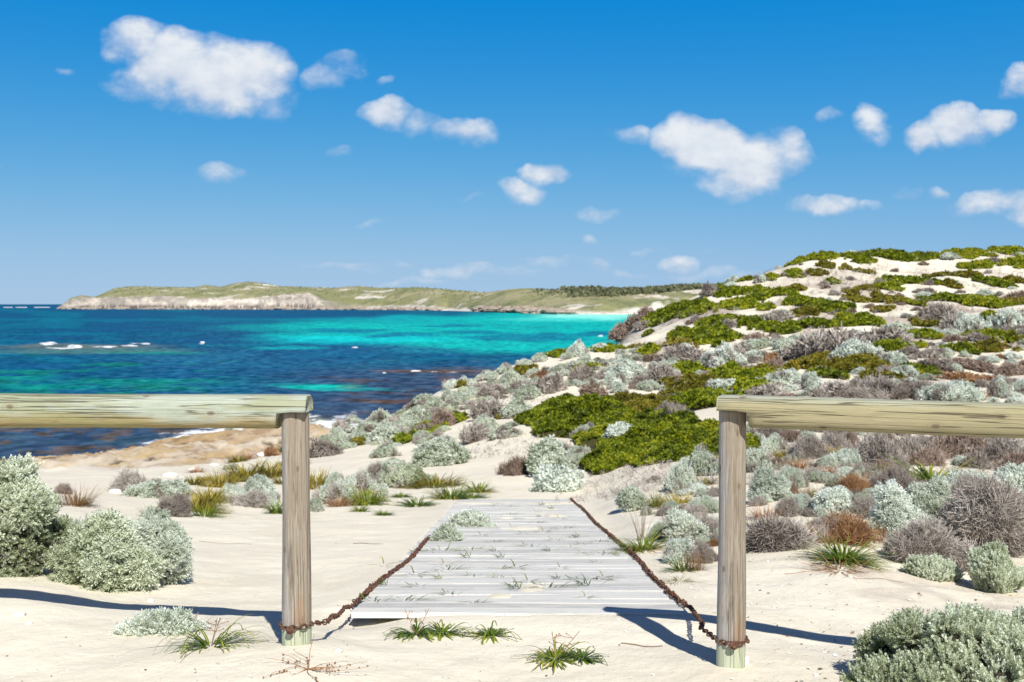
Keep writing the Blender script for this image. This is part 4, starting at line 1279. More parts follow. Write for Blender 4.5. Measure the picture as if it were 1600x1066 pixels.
def proto(kind, lod, i):
    nv = {1: 5, 2: 8, 3: 9}[lod]
    i = i % nv
    if (kind, lod, i) not in PROTO:
        seed = sum(map(ord, kind)) * 7 + lod * 101 + i * 13
        if kind in ('sedge', 'ochre', 'rust'):
            PROTO[(kind, lod, i)] = unit_sedge(kind, lod, seed)
        else:
            PROTO[(kind, lod, i)] = unit_bush(kind, lod, seed)
    return PROTO[(kind, lod, i)]


def blades(r, n, L, w, lean=(0.2, 1.1), curl=(1.2, 2.4), seg=7, base=0.05, flop=0.0):
    """arching ribbons growing from one crown"""
    V = []; Fq = []; RN = []; T = []
    for i in range(n):
        a = r.random() * 2 * PI; th = r.uniform(*lean); cu = r.uniform(*curl); l = L * r.uniform(0.55, 1.1)
        p = np.array([math.cos(a), math.sin(a), 0]) * base * math.sqrt(r.random()); rn = r.random()
        side = r.normal() * 0.35
        k0 = len(V)
        for j in range(seg + 1):
            t = j / seg
            an = th + cu * t ** 1.3
            aa_ = a + side * t
            d = np.array([math.sin(an) * math.cos(aa_), math.sin(an) * math.sin(aa_), math.cos(an)])
            if j: p = p + d * l / seg
            pz = p.copy(); pz[2] = max(pz[2], 0.003 + 0.004 * rn)
            s = np.array([-math.sin(aa_), math.cos(aa_), 0.25 * side]) * w * (1 - 0.8 * t ** 2)
            V += [pz - s, pz + s]; RN += [rn, rn]; T += [t * 0.9, t * 0.9]
            if j:
                q = k0 + 2 * j
                Fq.append((q - 2, q - 1, q + 1, q))
    return np.array(V), np.array(Fq), np.array(RN), np.array(T)


def unit_sedge(kind, lod, seed):
    r = np.random.default_rng(seed)
    m = {'sedge': M_SEDGE, 'ochre': M_OCHRE, 'rust': M_ORANGE}[kind]
    n = {1: 150, 2: 160, 3: 90}[lod]; w = {1: 0.014, 2: 0.024, 3: 0.05}[lod]
    if kind == 'sedge':
        v, f, a, t = blades(r, int(n * 1.5), 1.15, w, (0.3, 1.4), (0.7, 1.8), base=0.5)
    elif kind == 'ochre':
        v, f, a, t = blades(r, int(n * 2.4), 1.05, w, (0.1, 1.3), (0.5, 1.7), base=0.75)
    else:
        v, f, a, t = blades(r, int(n * 1.3), 1.1, w * 0.8, (0.0, 1.3), (0.1, 1.0), base=0.6)
    return mk_mesh({'sedge': 'sedge_tuft', 'ochre': 'ochre_sedge', 'rust': 'dry_rush'}[kind], v, [f], [m], attrs={'rnd': a, 'tip': t}, smooth_=False)


CAT = {'silver': ('cushion_bush', 'bush', 'silver cushion bush'), 'blue': ('cushion_bush', 'bush', 'near-white felted cushion bush'),
       'sage': ('cushion_bush', 'bush', 'sage green cushion bush'), 'dead': ('dead_bush', 'dead bush', 'dead grey twiggy bush'),
       'brown': ('dead_bush', 'dead bush', 'dead brown twiggy bush'), 'orange': ('dry_bush', 'dry bush', 'dry orange twiggy bush'),
       'sedge': ('sedge_tuft', 'sedge', 'green arching sedge tuft'), 'ochre': ('ochre_sedge', 'sedge', 'yellow-brown sedge tuft'),
       'rust': ('dry_rush', 'dry rush', 'rust-orange dry rush clump'), 'mat': ('green_mat_shrub', 'ground-hugging shrub', 'green ground-hugging shrub')}
LAB = []
FOOT = []          # footprints in photo pixels, for spacing the fill
rP = np.random.default_rng(77)


def zone(px, py, D):
    if D < 11.5:
        return 'on the sand left of the boardwalk' if px < 560 else ('on or beside the boardwalk' if px < 960 else ('right of the boardwalk, behind the right-hand fence' if px > 1120 else 'between the boardwalk and the right post'))
    if px < 460:
        return 'on the low sand behind the left fence'
    if px < 800:
        return 'on the dune slope above the near shore' if D > 24 else 'on the sand beyond the left post'
    if D < 30:
        return 'at the foot of the dune beyond the boardwalk' if px < 1120 else 'on the slope seen under the right-hand rail'
    if D < 62:
        return 'on the middle ridge above the turquoise bay' if px < 1120 else 'on the slope just above the right-hand rail'
    return 'high on the big dune at the right'


def plant(kind, px, py, w, h, label=None, spin=None, keep=True):
    """px, py: foot of the plant in photo pixels; w, h: its width and height there"""
    x, D = ground_at(px, py)
    Wm = w / F * D; Hm = h / F * D
    y = D + Wm * 0.30
    x = x * y / D
    z = float(H(x, y))
    lod = 1 if D < 11.5 else (2 if D < 27 else 3)
    me = proto(kind, lod, int(rP.integers(0, 72)))
    if D > 20 and kind not in ('sedge', 'ochre', 'rust'): Wm *= 1.14; Hm *= 0.98
    if kind in ('sedge', 'ochre', 'rust'):
        s = Wm / 1.7 * 1.15; sz = Hm / (0.55 if kind == 'sedge' else 0.85) * 0.85
    else:
        s = Wm / 1.95; sz = Hm / 0.66 * 0.92
    sz = min(max(sz, s * 0.45), s * 1.9)
    nm, cat, words = CAT[kind]
    zn = zone(px, py, D)
    gap = smooth(np.array(D), 6, 40)
    o = link(nm, me, (x, y, z - 0.04 * s), (0, 0, rP.random() * 2 * PI if spin is None else spin), (s * rP.uniform(.95, 1.05), s * rP.uniform(.95, 1.05), sz))
    if w <= 22: size = 'small '
    elif w >= 56: size = 'broad '
    else: size = ''
    o['category'] = cat
    o['group'] = (words + 's ' + zn).replace('bushs', 'bushes')
    o['label'] = label or ''
    LAB.append([o, kind, px, py - h / 2, w, h, D, label])
    FOOT.append((px, py - h / 2, w, h))
    return o


# ---- ground-hugging green shrubs: each one follows the dune under it
def mat_shrub(px, py, w, h, kind='green', label=None, hm=None, dens=1.0):
    x0, D0 = ground_at(px, py)
    _, Dn = ground_at(px, py + h * 0.5)
    _, Df = ground_at(px, py - h * 0.42)
    if Df > D0 * 1.9: Df = D0 * 1.25
    Wm = w / F * D0 * 0.5
    Dm = max((Df - Dn) * 0.5, Wm * 0.35)
    Dm = min(Dm, Wm * 3.0)
    cyy = (Df + Dn) / 2
    cx = x0 / D0 * cyy
    seed = int(px * 7 + py * 13)
    r = np.random.default_rng(seed)
    Wm *= 1.1 if D0 < 55 else 1.06; Dm *= 1.2 if D0 < 55 else 1.05
    ht = hm or min(0.60 if D0 < 55 else 0.42, 0.20 + 0.15 * min(Wm, Dm))
    leaf = 0.055 if D0 < 25 else (0.095 if D0 < 50 else 0.15)
    area = PI * Wm * Dm
    if area > 30: leaf *= 1.35
    n = int(min(dens * 3.4 * area / leaf ** 2, 45000))
    u = r.uniform(-1.15, 1.15, n * 2); v_ = r.uniform(-1.15, 1.15, n * 2)
    ang = np.arctan2(v_, u); q = np.hypot(u, v_)
    xx_ = cx + u * Wm; yy_ = cyy + v_ * Dm

    def height(xa, ya, q, ang):
        edge = (0.98 if w > 100 else 0.82) + (0.30 if w > 100 else 0.62) * fbm(xa / max(Wm * 0.45, .3) + seed, ya / max(Dm * 0.45, .3), 3, 201)
        k = np.clip(1 - (q / np.maximum(edge, 0.2)) ** 2, 0, 1) ** 0.45
        lump = 0.66 + 1.05 * fbm(xa / 0.6, ya / 0.8, 3, 202)
        return k * lump * ht
    hh = height(xx_, yy_, q, ang)
    hole = fbm(xx_ / 0.9 + 5, yy_ / 1.2, 3, 203)
    i = np.nonzero((hh > 0.05 * ht) & (hole < 0.42))[0][:n]
    if len(i) < 10:
        i = np.nonzero(hh >= 0)[0][:60]
    P0 = np.stack([xx_[i] - cx, yy_[i] - cyy, H(xx_[i], yy_[i]) + hh[i] * r.uniform(0.75, 1.05, len(i))], 1)
    z0 = float(H(cx, cyy)); P0[:, 2] -= z0
    d = np.array([0, -0.25, 1.0]) + r.normal(size=(len(i), 3)) * 0.5; d /= np.linalg.norm(d, axis=1)[:, None]
    T = T_ROS if D0 < 32 else T_ROSF
    v, f, a, t = place(T, P0, d, leaf * r.uniform(0.6, 1.25, len(i)) * (0.9 if D0 < 32 else 1.15), r)
    acc = Acc(); acc.add(v, f, 0, rnd=a, tip=t)
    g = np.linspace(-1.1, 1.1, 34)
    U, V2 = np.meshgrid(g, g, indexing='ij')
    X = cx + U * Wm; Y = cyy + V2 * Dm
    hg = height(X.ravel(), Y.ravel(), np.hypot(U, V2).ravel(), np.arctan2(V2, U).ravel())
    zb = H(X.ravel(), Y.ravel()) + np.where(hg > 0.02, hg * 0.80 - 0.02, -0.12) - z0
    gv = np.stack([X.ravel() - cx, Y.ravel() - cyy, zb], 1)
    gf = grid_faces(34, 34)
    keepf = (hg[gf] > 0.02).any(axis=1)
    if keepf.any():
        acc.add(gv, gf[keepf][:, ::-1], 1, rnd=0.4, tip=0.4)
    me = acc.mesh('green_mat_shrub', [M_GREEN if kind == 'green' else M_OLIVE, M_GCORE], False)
    o = link('green_mat_shrub', me, (cx, cyy, z0))
    zn = zone(px, py, D0)
    word = 'green' if kind == 'green' else 'olive-brown'
    size = 'small ' if w < 32 else ('long ' if w > 75 else '')
    o['category'] = 'ground-hugging shrub'
    o['group'] = 'ground-hugging green shrubs ' + zn
    o['label'] = label or ''
    LAB.append([o, 'mat' if kind == 'green' else 'olive', px, py, w, h, D0, label])
    FOOT.append((px, py, w * .8, h * .8))
    return o


# ------------------------------------------------------------------ the large near bushes
def hero(name, px, py, w, h, T, n, sl, mt, label, seed, cat='bush', nl=9, flat=None, up=0.5, loose=0.28, depth=0.9, deep=0.35, core=0.8, twigs=0, coremat=None, D=None, spread=0.70, rmin=0.17, rmax=0.38):
    nl = int(nl * 1.7)
    if D is None:
        x, D = ground_at(px, py)
    else:
        x = ray(px, py)[0] * D
    Wm = w / F * D; R = Wm / 2; Hm = h / F * D
    y = D + R * depth * 0.75; x = x * y / D
    z = float(H(x, y))
    fl_ = Hm / R * 0.80 if flat is None else flat
    (v, f, a, t), c = bush_parts(seed, R, T, n, sl, nl, fl_, up, loose, rmin, rmax, spread, deep, core, (1, depth, 1))
    # let every sprig follow the ground under it
    e = link(name, None, (x, y, z - 0.02), label=label, cat=cat)
    FOOT.append((px, py - h / 2, w, h))
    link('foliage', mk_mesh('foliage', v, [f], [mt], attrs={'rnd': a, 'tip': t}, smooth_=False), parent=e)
    link('woody_core', c.mesh('woody_core', [coremat or M_CORE], False), parent=e)
    if twigs:
        r = np.random.default_rng(seed + 1)
        th = r.random(twigs) * 2 * PI; q = np.sqrt(r.random(twigs)) * R * 0.75
        p = np.stack([q * np.cos(th), q * np.sin(th) * depth, r.uniform(0, Hm * 0.55, twigs)], 1)
        d = np.stack([np.cos(th), np.sin(th), np.full(twigs, 0.7)], 1) + r.normal(size=(twigs, 3)) * 0.4; d /= np.linalg.norm(d, axis=1)[:, None]
        v, f, a, t = place(T_TWIG, p, d, 0.075 * r.uniform(0.7, 1.4, twigs), r)
        link('branches', mk_mesh('branches', v, [f], [M_DEAD], attrs={'rnd': a, 'tip': t}, smooth_=False), parent=e)
    return e


hero('cushion_bush', 12, 905, 215, 196, T_NEAR, 7500, 0.062, M_SAGE, 'tall dense grey-green bush cut by the left edge, the tallest near the left rail', 301, nl=11, up=0.35, loose=0.45, twigs=60)
hero('cushion_bush', 160, 926, 165, 128, T_FINE, 6000, 0.06, M_SAGE, 'feathery yellow-green bush in front, between the tallest left bush and the rounded one', 302, nl=9, up=0.25, loose=0.4)
hero('cushion_bush', 243, 918, 152, 138, T_NEAR, 7000, 0.045, M_SILVER, 'rounded pale silver bush left of the left post, with a small shadow on its right', 303, nl=8, up=0.15, loose=0.5)
hero('cushion_bush', 150, 862, 140, 84, T_FINE, 3500, 0.055, M_BLUE, 'pale bush standing behind the three near left bushes, showing its greyish top', 304, nl=8, up=0.5, twigs=60, D=6.3)
hero('cushion_bush', 1515, 1120, 400, 196, T_FING, 8500, 0.058, M_SAGE, 'big pale sage bush filling the bottom right corner of the picture', 305, nl=14, up=0.55, loose=0.5, deep=0.55, depth=0.75, D=3.42, spread=0.78, rmin=0.15, rmax=0.34, core=0.70)
hero('cushion_bush', 1650, 1060, 190, 150, T_FING, 5500, 0.046, M_SAGE, 'sage bush at the right edge joined to the back of the big corner bush', 306, nl=8, up=0.55, loose=0.4, D=3.95)
hero('cushion_bush', 1552, 928, 98, 84, T_FING, 3600, 0.06, M_SAGE, 'compact sage bush of upright shoots behind the big corner bush', 307, nl=6, up=1.3, loose=0.15, D=None, depth=0.9)
hero('cushion_bush', 1455, 907, 90, 38, T_FING, 1700, 0.05, M_SAGE, 'low grey-green bush spreading in front of the dead twigs at the right', 308, nl=5, up=1.0, loose=0.3)
hero('cushion_bush', 250, 992, 122, 42, T_NEAR, 2000, 0.05, M_SILVER, 'low silver bush lying on the sand in front of the rail shadow at the left', 309, nl=6, up=0.9, loose=0.4, depth=0.6, core=0.55)
hero('dead_bush', 1440, 886, 140, 82, T_TWIG, 2600, 0.10, M_DEAD, 'dead grey-brown twiggy bush right of the big green sedge', 310, 'dead bush', nl=7, up=0.3, loose=0.7, deep=0.7, core=0.6)
hero('dead_bush', 1550, 872, 160, 130, T_TWIG, 3600, 0.12, M_DEAD, 'large dark dead bush at the right edge behind the upright sage bush', 311, 'dead bush', nl=9, up=0.4, loose=0.7, deep=0.7, core=0.65)
hero('cushion_bush', 1395, 842, 84, 88, T_FINE, 3600, 0.06, M_BLUE, 'pale bush at the left end of the long silver mound on the right', 312, nl=7, up=0.5)
hero('cushion_bush', 1450, 835, 110, 92, T_FINE, 4200, 0.06, M_SILVER, 'silver bush in the middle of the long mound, above the dead grey twigs', 313, nl=9, up=0.5)
hero('cushion_bush', 1590, 785, 90, 66, T_FINE, 2600, 0.075, M_BLUE, 'pale spiky bush on top of the dark dead bush at the right edge', 314, nl=7, up=0.8)
hero('cushion_bush', 1515, 775, 90, 40, T_FINE, 2400, 0.07, M_BLUE, 'flat-topped pale bush behind the dark dead bush on the right', 315, nl=7, up=0.8)
hero('cushion_bush', 1296, 808, 66, 56, T_FINE, 3000, 0.06, M_BLUE, 'round pale silver bush right of the right post, above the orange twigs', 316, nl=7, up=0.4)
hero('cushion_bush', 1196, 786, 70, 60, T_FINE, 2800, 0.06, M_BLUE, 'pale bush just right of the right post at half its height', 317, nl=7, up=0.4)
hero('cushion_bush', 1063, 880, 54, 48, T_FINE, 2200, 0.045, M_BLUE, 'small pale bush left of the right post, above the bright green sedge', 318, nl=6, up=0.6, loose=0.4, twigs=60)
hero('cushion_bush', 1068, 848, 70, 58, T_FINE, 2600, 0.05, M_SILVER, 'silver bush by the right edge of the boardwalk, behind the small pale one', 319, nl=7, up=0.5, twigs=80)
hero('cushion_bush', 988, 800, 44, 46, T_FINE, 2000, 0.06, M_SILVER, 'silver bush on its own beyond the right edge of the boardwalk', 320, nl=5, up=0.6)
hero('dead_bush', 1215, 862, 96, 46, T_TWIG, 2200, 0.13, M_DEAD, 'collapsed silvery dead bush right of the right post', 321, 'dead bush', nl=6, up=0.1, loose=0.6, deep=0.7, core=0.5)
hero('dry_bush', 1320, 850, 84, 46, T_TWIG, 800, 0.11, M_ORANGE, 'orange-brown twiggy dry bush above the big green sedge', 322, 'dry bush', nl=6, up=0.5, loose=0.7, deep=0.8, core=0.35)
hero('cushion_bush', 738, 828, 76, 32, T_FINE, 2600, 0.06, M_SILVER, 'low silver bush growing through the boardwalk, farther of the two', 323, nl=7, up=0.7, depth=0.8)
hero('cushion_bush', 700, 852, 54, 33, T_FINE, 2200, 0.055, M_SILVER, 'low pale bush on the left edge of the boardwalk where the left chain ends', 324, nl=6, up=0.7, depth=0.8)
hero('cushion_bush', 870, 768, 92, 40, T_MID, 2600, 0.11, M_BLUE, 'long low pale bush at the foot of the green shrub beyond the boardwalk', 325, nl=8, up=0.4)
hero('cushion_bush', 856, 745, 78, 60, T_MID, 2600, 0.12, M_SILVER, 'big grey-centred silver bush left of the large green shrub', 326, nl=8, up=0.4, twigs=300)
hero('cushion_bush', 690, 728, 92, 48, T_MID, 3200, 0.12, M_SILVER, 'big rounded silver bush alone on the bare sand slope in the middle', 327, nl=10, up=0.4, twigs=200)
hero('cushion_bush', 970, 698, 54, 42, T_MID, 2200, 0.12, M_BLUE, 'white rounded bush standing in the middle of the large green shrub', 328, nl=6, up=0.4)

# ------------------------------------------------------------------ all other bushes seen one by one
S, B, G, K, N_, O_ = 'silver', 'blue', 'sage', 'dead', 'brown', 'orange'
SD, OC, RU = 'sedge', 'ochre', 'rust'
BUSHES = [
    # left of the left post
    (S, 247, 779, 102, 34, 'long low pale bush beyond the left bushes, under the left rail'), (K, 205, 770, 58, 32, 'grey dead bush with pale stones behind the long low bush on the left'),
    (K, 275, 808, 54, 30, 'small grey dead bush leaning into the yellow-brown sedge at the left'), (B, 362, 786, 50, 40, None), (B, 408, 784, 66, 52, 'largest pale rounded bush just left of the left post'),
    (K, 392, 792, 70, 26, None), (B, 425, 792, 28, 26, None),
    (OC, 305, 800, 66, 44, None), (OC, 345, 762, 44, 36, None), (OC, 385, 748, 56, 34, None), (OC, 425, 745, 50, 34, None), (SD, 320, 808, 50, 26, None), (SD, 432, 803, 30, 22, None), (OC, 303, 758, 34, 18, None), (OC, 330, 785, 40, 34, None),
    (RU, 120, 792, 56, 40, 'thin orange-brown dry stems above the near left bushes'), (SD, 130, 790, 30, 20, None), (SD, 232, 808, 26, 20, None), (K, 100, 772, 30, 16, None),
    (G, 60, 790, 60, 26, None), (K, 20, 775, 50, 24, None), (S, -30, 800, 90, 50, None),
    # just right of the left post
    (S, 493, 799, 30, 38, 'small pale bush touching the right side of the left post'), (S, 548, 788, 72, 50, 'grey and silver bush with green sedge at its foot, right of the left post'), (S, 590, 762, 56, 36, None), (G, 634, 762, 66, 36, None), (S, 525, 765, 44, 26, None),
    (OC, 495, 764, 36, 40, None), (SD, 575, 790, 48, 30, None), (RU, 528, 792, 34, 18, None), (SD, 562, 800, 26, 12, None), (OC, 680, 762, 60, 24, None), (SD, 705, 780, 56, 22, None), (SD, 748, 770, 44, 18, None),
    (SD, 652, 792, 50, 14, 'flat dark green sedge patch on the bare sand beyond the left post'), (SD, 625, 778, 26, 8, None), (SD, 600, 806, 26, 8, None), (SD, 735, 780, 44, 8, None),
    (S, 614, 730, 34, 16, None), (S, 605, 714, 36, 26, None), (K, 532, 672, 22, 16, None), (S, 528, 692, 30, 22, None), (K, 503, 714, 44, 26, None), (S, 538, 702, 30, 12, None), (S, 510, 700, 30, 18, None),
    (K, 745, 690, 40, 26, None), (S, 755, 674, 36, 30, None), (K, 765, 655, 48, 34, None), (S, 808, 652, 48, 26, None), (S, 790, 684, 40, 20, None), (S, 770, 682, 28, 14, None), (S, 800, 668, 24, 10, None),
    (N_, 812, 742, 44, 62, 'thin brown twiggy bush at the left end of the large green shrub'), (S, 905, 727, 48, 30, None), (S, 914, 682, 34, 20, None), (K, 872, 722, 44, 30, None),
    (S, 1043, 657, 34, 34, 'small silver bush half buried in the right part of the large green shrub'), (K, 1058, 658, 36, 24, None),
    # the ridge above the water
    (S, 597, 664, 36, 28, None), (S, 575, 678, 46, 24, None), (S, 560, 692, 42, 22, None), (S, 603, 692, 50, 30, None), (S, 585, 650, 36, 22, None), (S, 650, 662, 52, 28, None), (S, 632, 674, 36, 22, None), (S, 665, 634, 46, 20, None),
    (S, 550, 666, 30, 18, None), (K, 620, 684, 28, 18, None), (S, 660, 690, 40, 20, None), (K, 660, 680, 30, 18, None), (N_, 692, 668, 40, 26, None),
    (B, 705, 608, 32, 18, None), (B, 738, 606, 18, 14, None), (B, 724, 594, 18, 14, None), (S, 700, 627, 30, 14, None), (S, 718, 626, 28, 16, None), (S, 740, 622, 30, 16, None), (K, 752, 612, 30, 14, None),
    (S, 680, 640, 34, 18, None), (S, 765, 594, 30, 16, None), (S, 798, 600, 32, 20, None), (B, 818, 575, 30, 16, None), (S, 790, 584, 26, 16, None), (S, 843, 565, 26, 12, None), (K, 770, 618, 40, 16, None),
    (K, 860, 614, 46, 26, None), (S, 838, 606, 24, 16, None), (S, 825, 624, 46, 20, None), (K, 815, 612, 30, 16, None), (S, 870, 587, 28, 16, None), (S, 888, 604, 16, 12, None), (O_, 850, 592, 28, 12, None),
    (B, 905, 556, 28, 26, None), (B, 938, 534, 22, 12, None), (S, 912, 577, 44, 16, None), (K, 910, 597, 34, 24, None), (S, 925, 602, 24, 14, None), (N_, 925, 622, 44, 20, None), (S, 893, 560, 22, 12, None),
    (B, 985, 592, 56, 30, None), (B, 962, 602, 36, 24, None), (B, 968, 614, 28, 16, None), (S, 993, 564, 32, 12, None), (K, 1035, 602, 44, 30, None), (S, 1030, 584, 36, 16, None), (K, 1068, 564, 70, 22, None),
    (B, 1072, 548, 20, 10, None), (B, 1092, 577, 20, 14, None), (S, 1110, 614, 32, 16, None), (K, 945, 592, 26, 14, None), (K, 1000, 606, 30, 20, None), (S, 1015, 610, 30, 18, None),
    (N_, 975, 522, 40, 26, 'brown scrub on the dark point above the water, left end of the big dune'), (N_, 992, 505, 26, 18, None), (N_, 1012, 490, 30, 22, None), (K, 1005, 515, 24, 12, None),
    # the slope above the right rail
    (B, 1130, 575, 50, 36, 'large near-white bush on the slope left of centre of the big dune'), (B, 1185, 562, 42, 18, None), (S, 1190, 545, 40, 18, None), (S, 1225, 547, 42, 20, None), (S, 1245, 536, 32, 16, None),
    (B, 1130, 614, 60, 22, None), (S, 1183, 602, 32, 14, None), (B, 1230, 602, 50, 24, None), (B, 1265, 608, 38, 34, None), (K, 1215, 505, 48, 20, None), (B, 1222, 492, 22, 8, None), (K, 1110, 463, 30, 18, None), (K, 1140, 513, 30, 12, None),
    (B, 1140, 453, 28, 12, None), (B, 1148, 438, 20, 10, None), (S, 1190, 442, 22, 14, None), (K, 1290, 562, 100, 44, 'broad purple-grey dead bush in the middle of the slope'), (K, 1383, 540, 72, 26, None), (K, 1330, 545, 60, 26, None),
    (B, 1342, 566, 56, 32, 'domed near-white bush in front of the broad purple-grey dead bush'), (B, 1365, 572, 30, 16, None), (B, 1395, 572, 42, 22, None), (S, 1402, 519, 52, 14, None), (B, 1515, 522, 42, 36, None), (S, 1497, 502, 26, 16, None),
    (K, 1488, 520, 32, 26, None), (K, 1465, 499, 50, 24, None), (B, 1575, 516, 46, 36, None), (K, 1605, 512, 40, 24, None), (B, 1540, 463, 22, 10, None), (B, 1445, 465, 22, 8, None), (B, 1483, 406, 24, 11, None), (B, 1332, 398, 28, 8, None),
    (B, 1492, 628, 86, 36, 'wide pale bush just above the middle of the right rail'), (B, 1562, 622, 46, 36, None), (B, 1600, 614, 34, 44, None), (S, 1448, 594, 28, 12, None), (S, 1397, 606, 30, 16, None), (K, 1310, 620, 74, 28, None), (K, 1372, 622, 66, 32, None),
    (K, 1435, 622, 52, 26, None), (B, 1545, 567, 36, 12, None), (S, 1478, 560, 28, 18, None), (K, 1425, 556, 26, 14, None), (K, 1455, 560, 28, 16, None), (O_, 1500, 594, 62, 14, None), (O_, 1545, 598, 60, 12, None), (K, 1450, 580, 50, 14, None),
    (N_, 1580, 588, 50, 20, None), (N_, 1530, 580, 50, 14, None), (N_, 1500, 570, 40, 12, None), (K, 1525, 535, 30, 14, None), (N_, 1592, 470, 30, 14, None), (N_, 1420, 620, 40, 22, None), (K, 1205, 618, 50, 18, None), (K, 1150, 560, 30, 16, None),
    (K, 1170, 548, 30, 14, None), (K, 1100, 572, 40, 18, None), (B, 1232, 574, 26, 10, None), (B, 1305, 582, 22, 10, None), (B, 1345, 586, 30, 12, None), (B, 1580, 560, 24, 10, None),
    # seen under the right rail
    (S, 1180, 738, 54, 42, None), (S, 1210, 712, 52, 40, None), (OC, 1226, 718, 26, 24, None), (S, 1236, 764, 50, 44, None), (S, 1234, 724, 20, 14, None), (K, 1262, 718, 54, 32, None), (S, 1263, 690, 32, 16, None),
    (B, 1256, 802, 42, 30, None), (K, 1230, 808, 42, 28, None), (B, 1320, 730, 48, 34, None), (B, 1322, 744, 30, 16, None), (B, 1290, 754, 30, 18, None), (RU, 1337, 772, 66, 34, None), (O_, 1335, 770, 40, 22, None), (K, 1372, 730, 72, 44, None), (K, 1400, 774, 64, 46, None),
    (S, 1388, 768, 26, 16, None), (K, 1350, 812, 50, 30, None), (S, 1345, 796, 36, 20, None), (K, 1430, 714, 72, 32, None), (N_, 1505, 718, 84, 42, None), (N_, 1455, 728, 50, 26, None), (S, 1540, 716, 24, 24, None), (K, 1570, 725, 70, 36, None),
    (K, 1290, 845, 60, 34, None), (N_, 1590, 740, 60, 30, None), (K, 1520, 812, 90, 60, None), (OC, 1300, 712, 34, 16, None), (SD, 1455, 754, 110, 30, None), (SD, 1500, 760, 60, 24, None), (OC, 1275, 778, 24, 26, None), (RU, 1250, 735, 40, 18, None),
    (RU, 1370, 850, 40, 36, None), (RU, 1290, 850, 60, 40, None), (RU, 1195, 812, 50, 26, None), (K, 1180, 850, 40, 24, None), (N_, 1330, 700, 30, 20, None), (G, 1575, 760, 50, 34, None), (G, 1480, 860, 40, 30, None),
    # between the boardwalk and the right post
    (S, 1100, 744, 64, 44, None), (S, 1062, 768, 62, 42, None), (S, 1025, 754, 26, 10, None), (S, 1100, 802, 52, 32, None), (SD, 1025, 792, 40, 26, None), (OC, 1060, 790, 56, 22, None), (S, 1112, 838, 50, 50, None), (S, 1030, 842, 32, 34, None),
    (K, 1108, 840, 40, 34, None), (K, 1085, 812, 40, 20, None), (K, 1100, 880, 44, 34, None), (RU, 1085, 892, 40, 40, None), (OC, 1095, 760, 36, 20, None), (G, 1010, 806, 26, 20, None), (S, 1050, 800, 30, 20, None)]
for b in BUSHES:
    plant(*b)

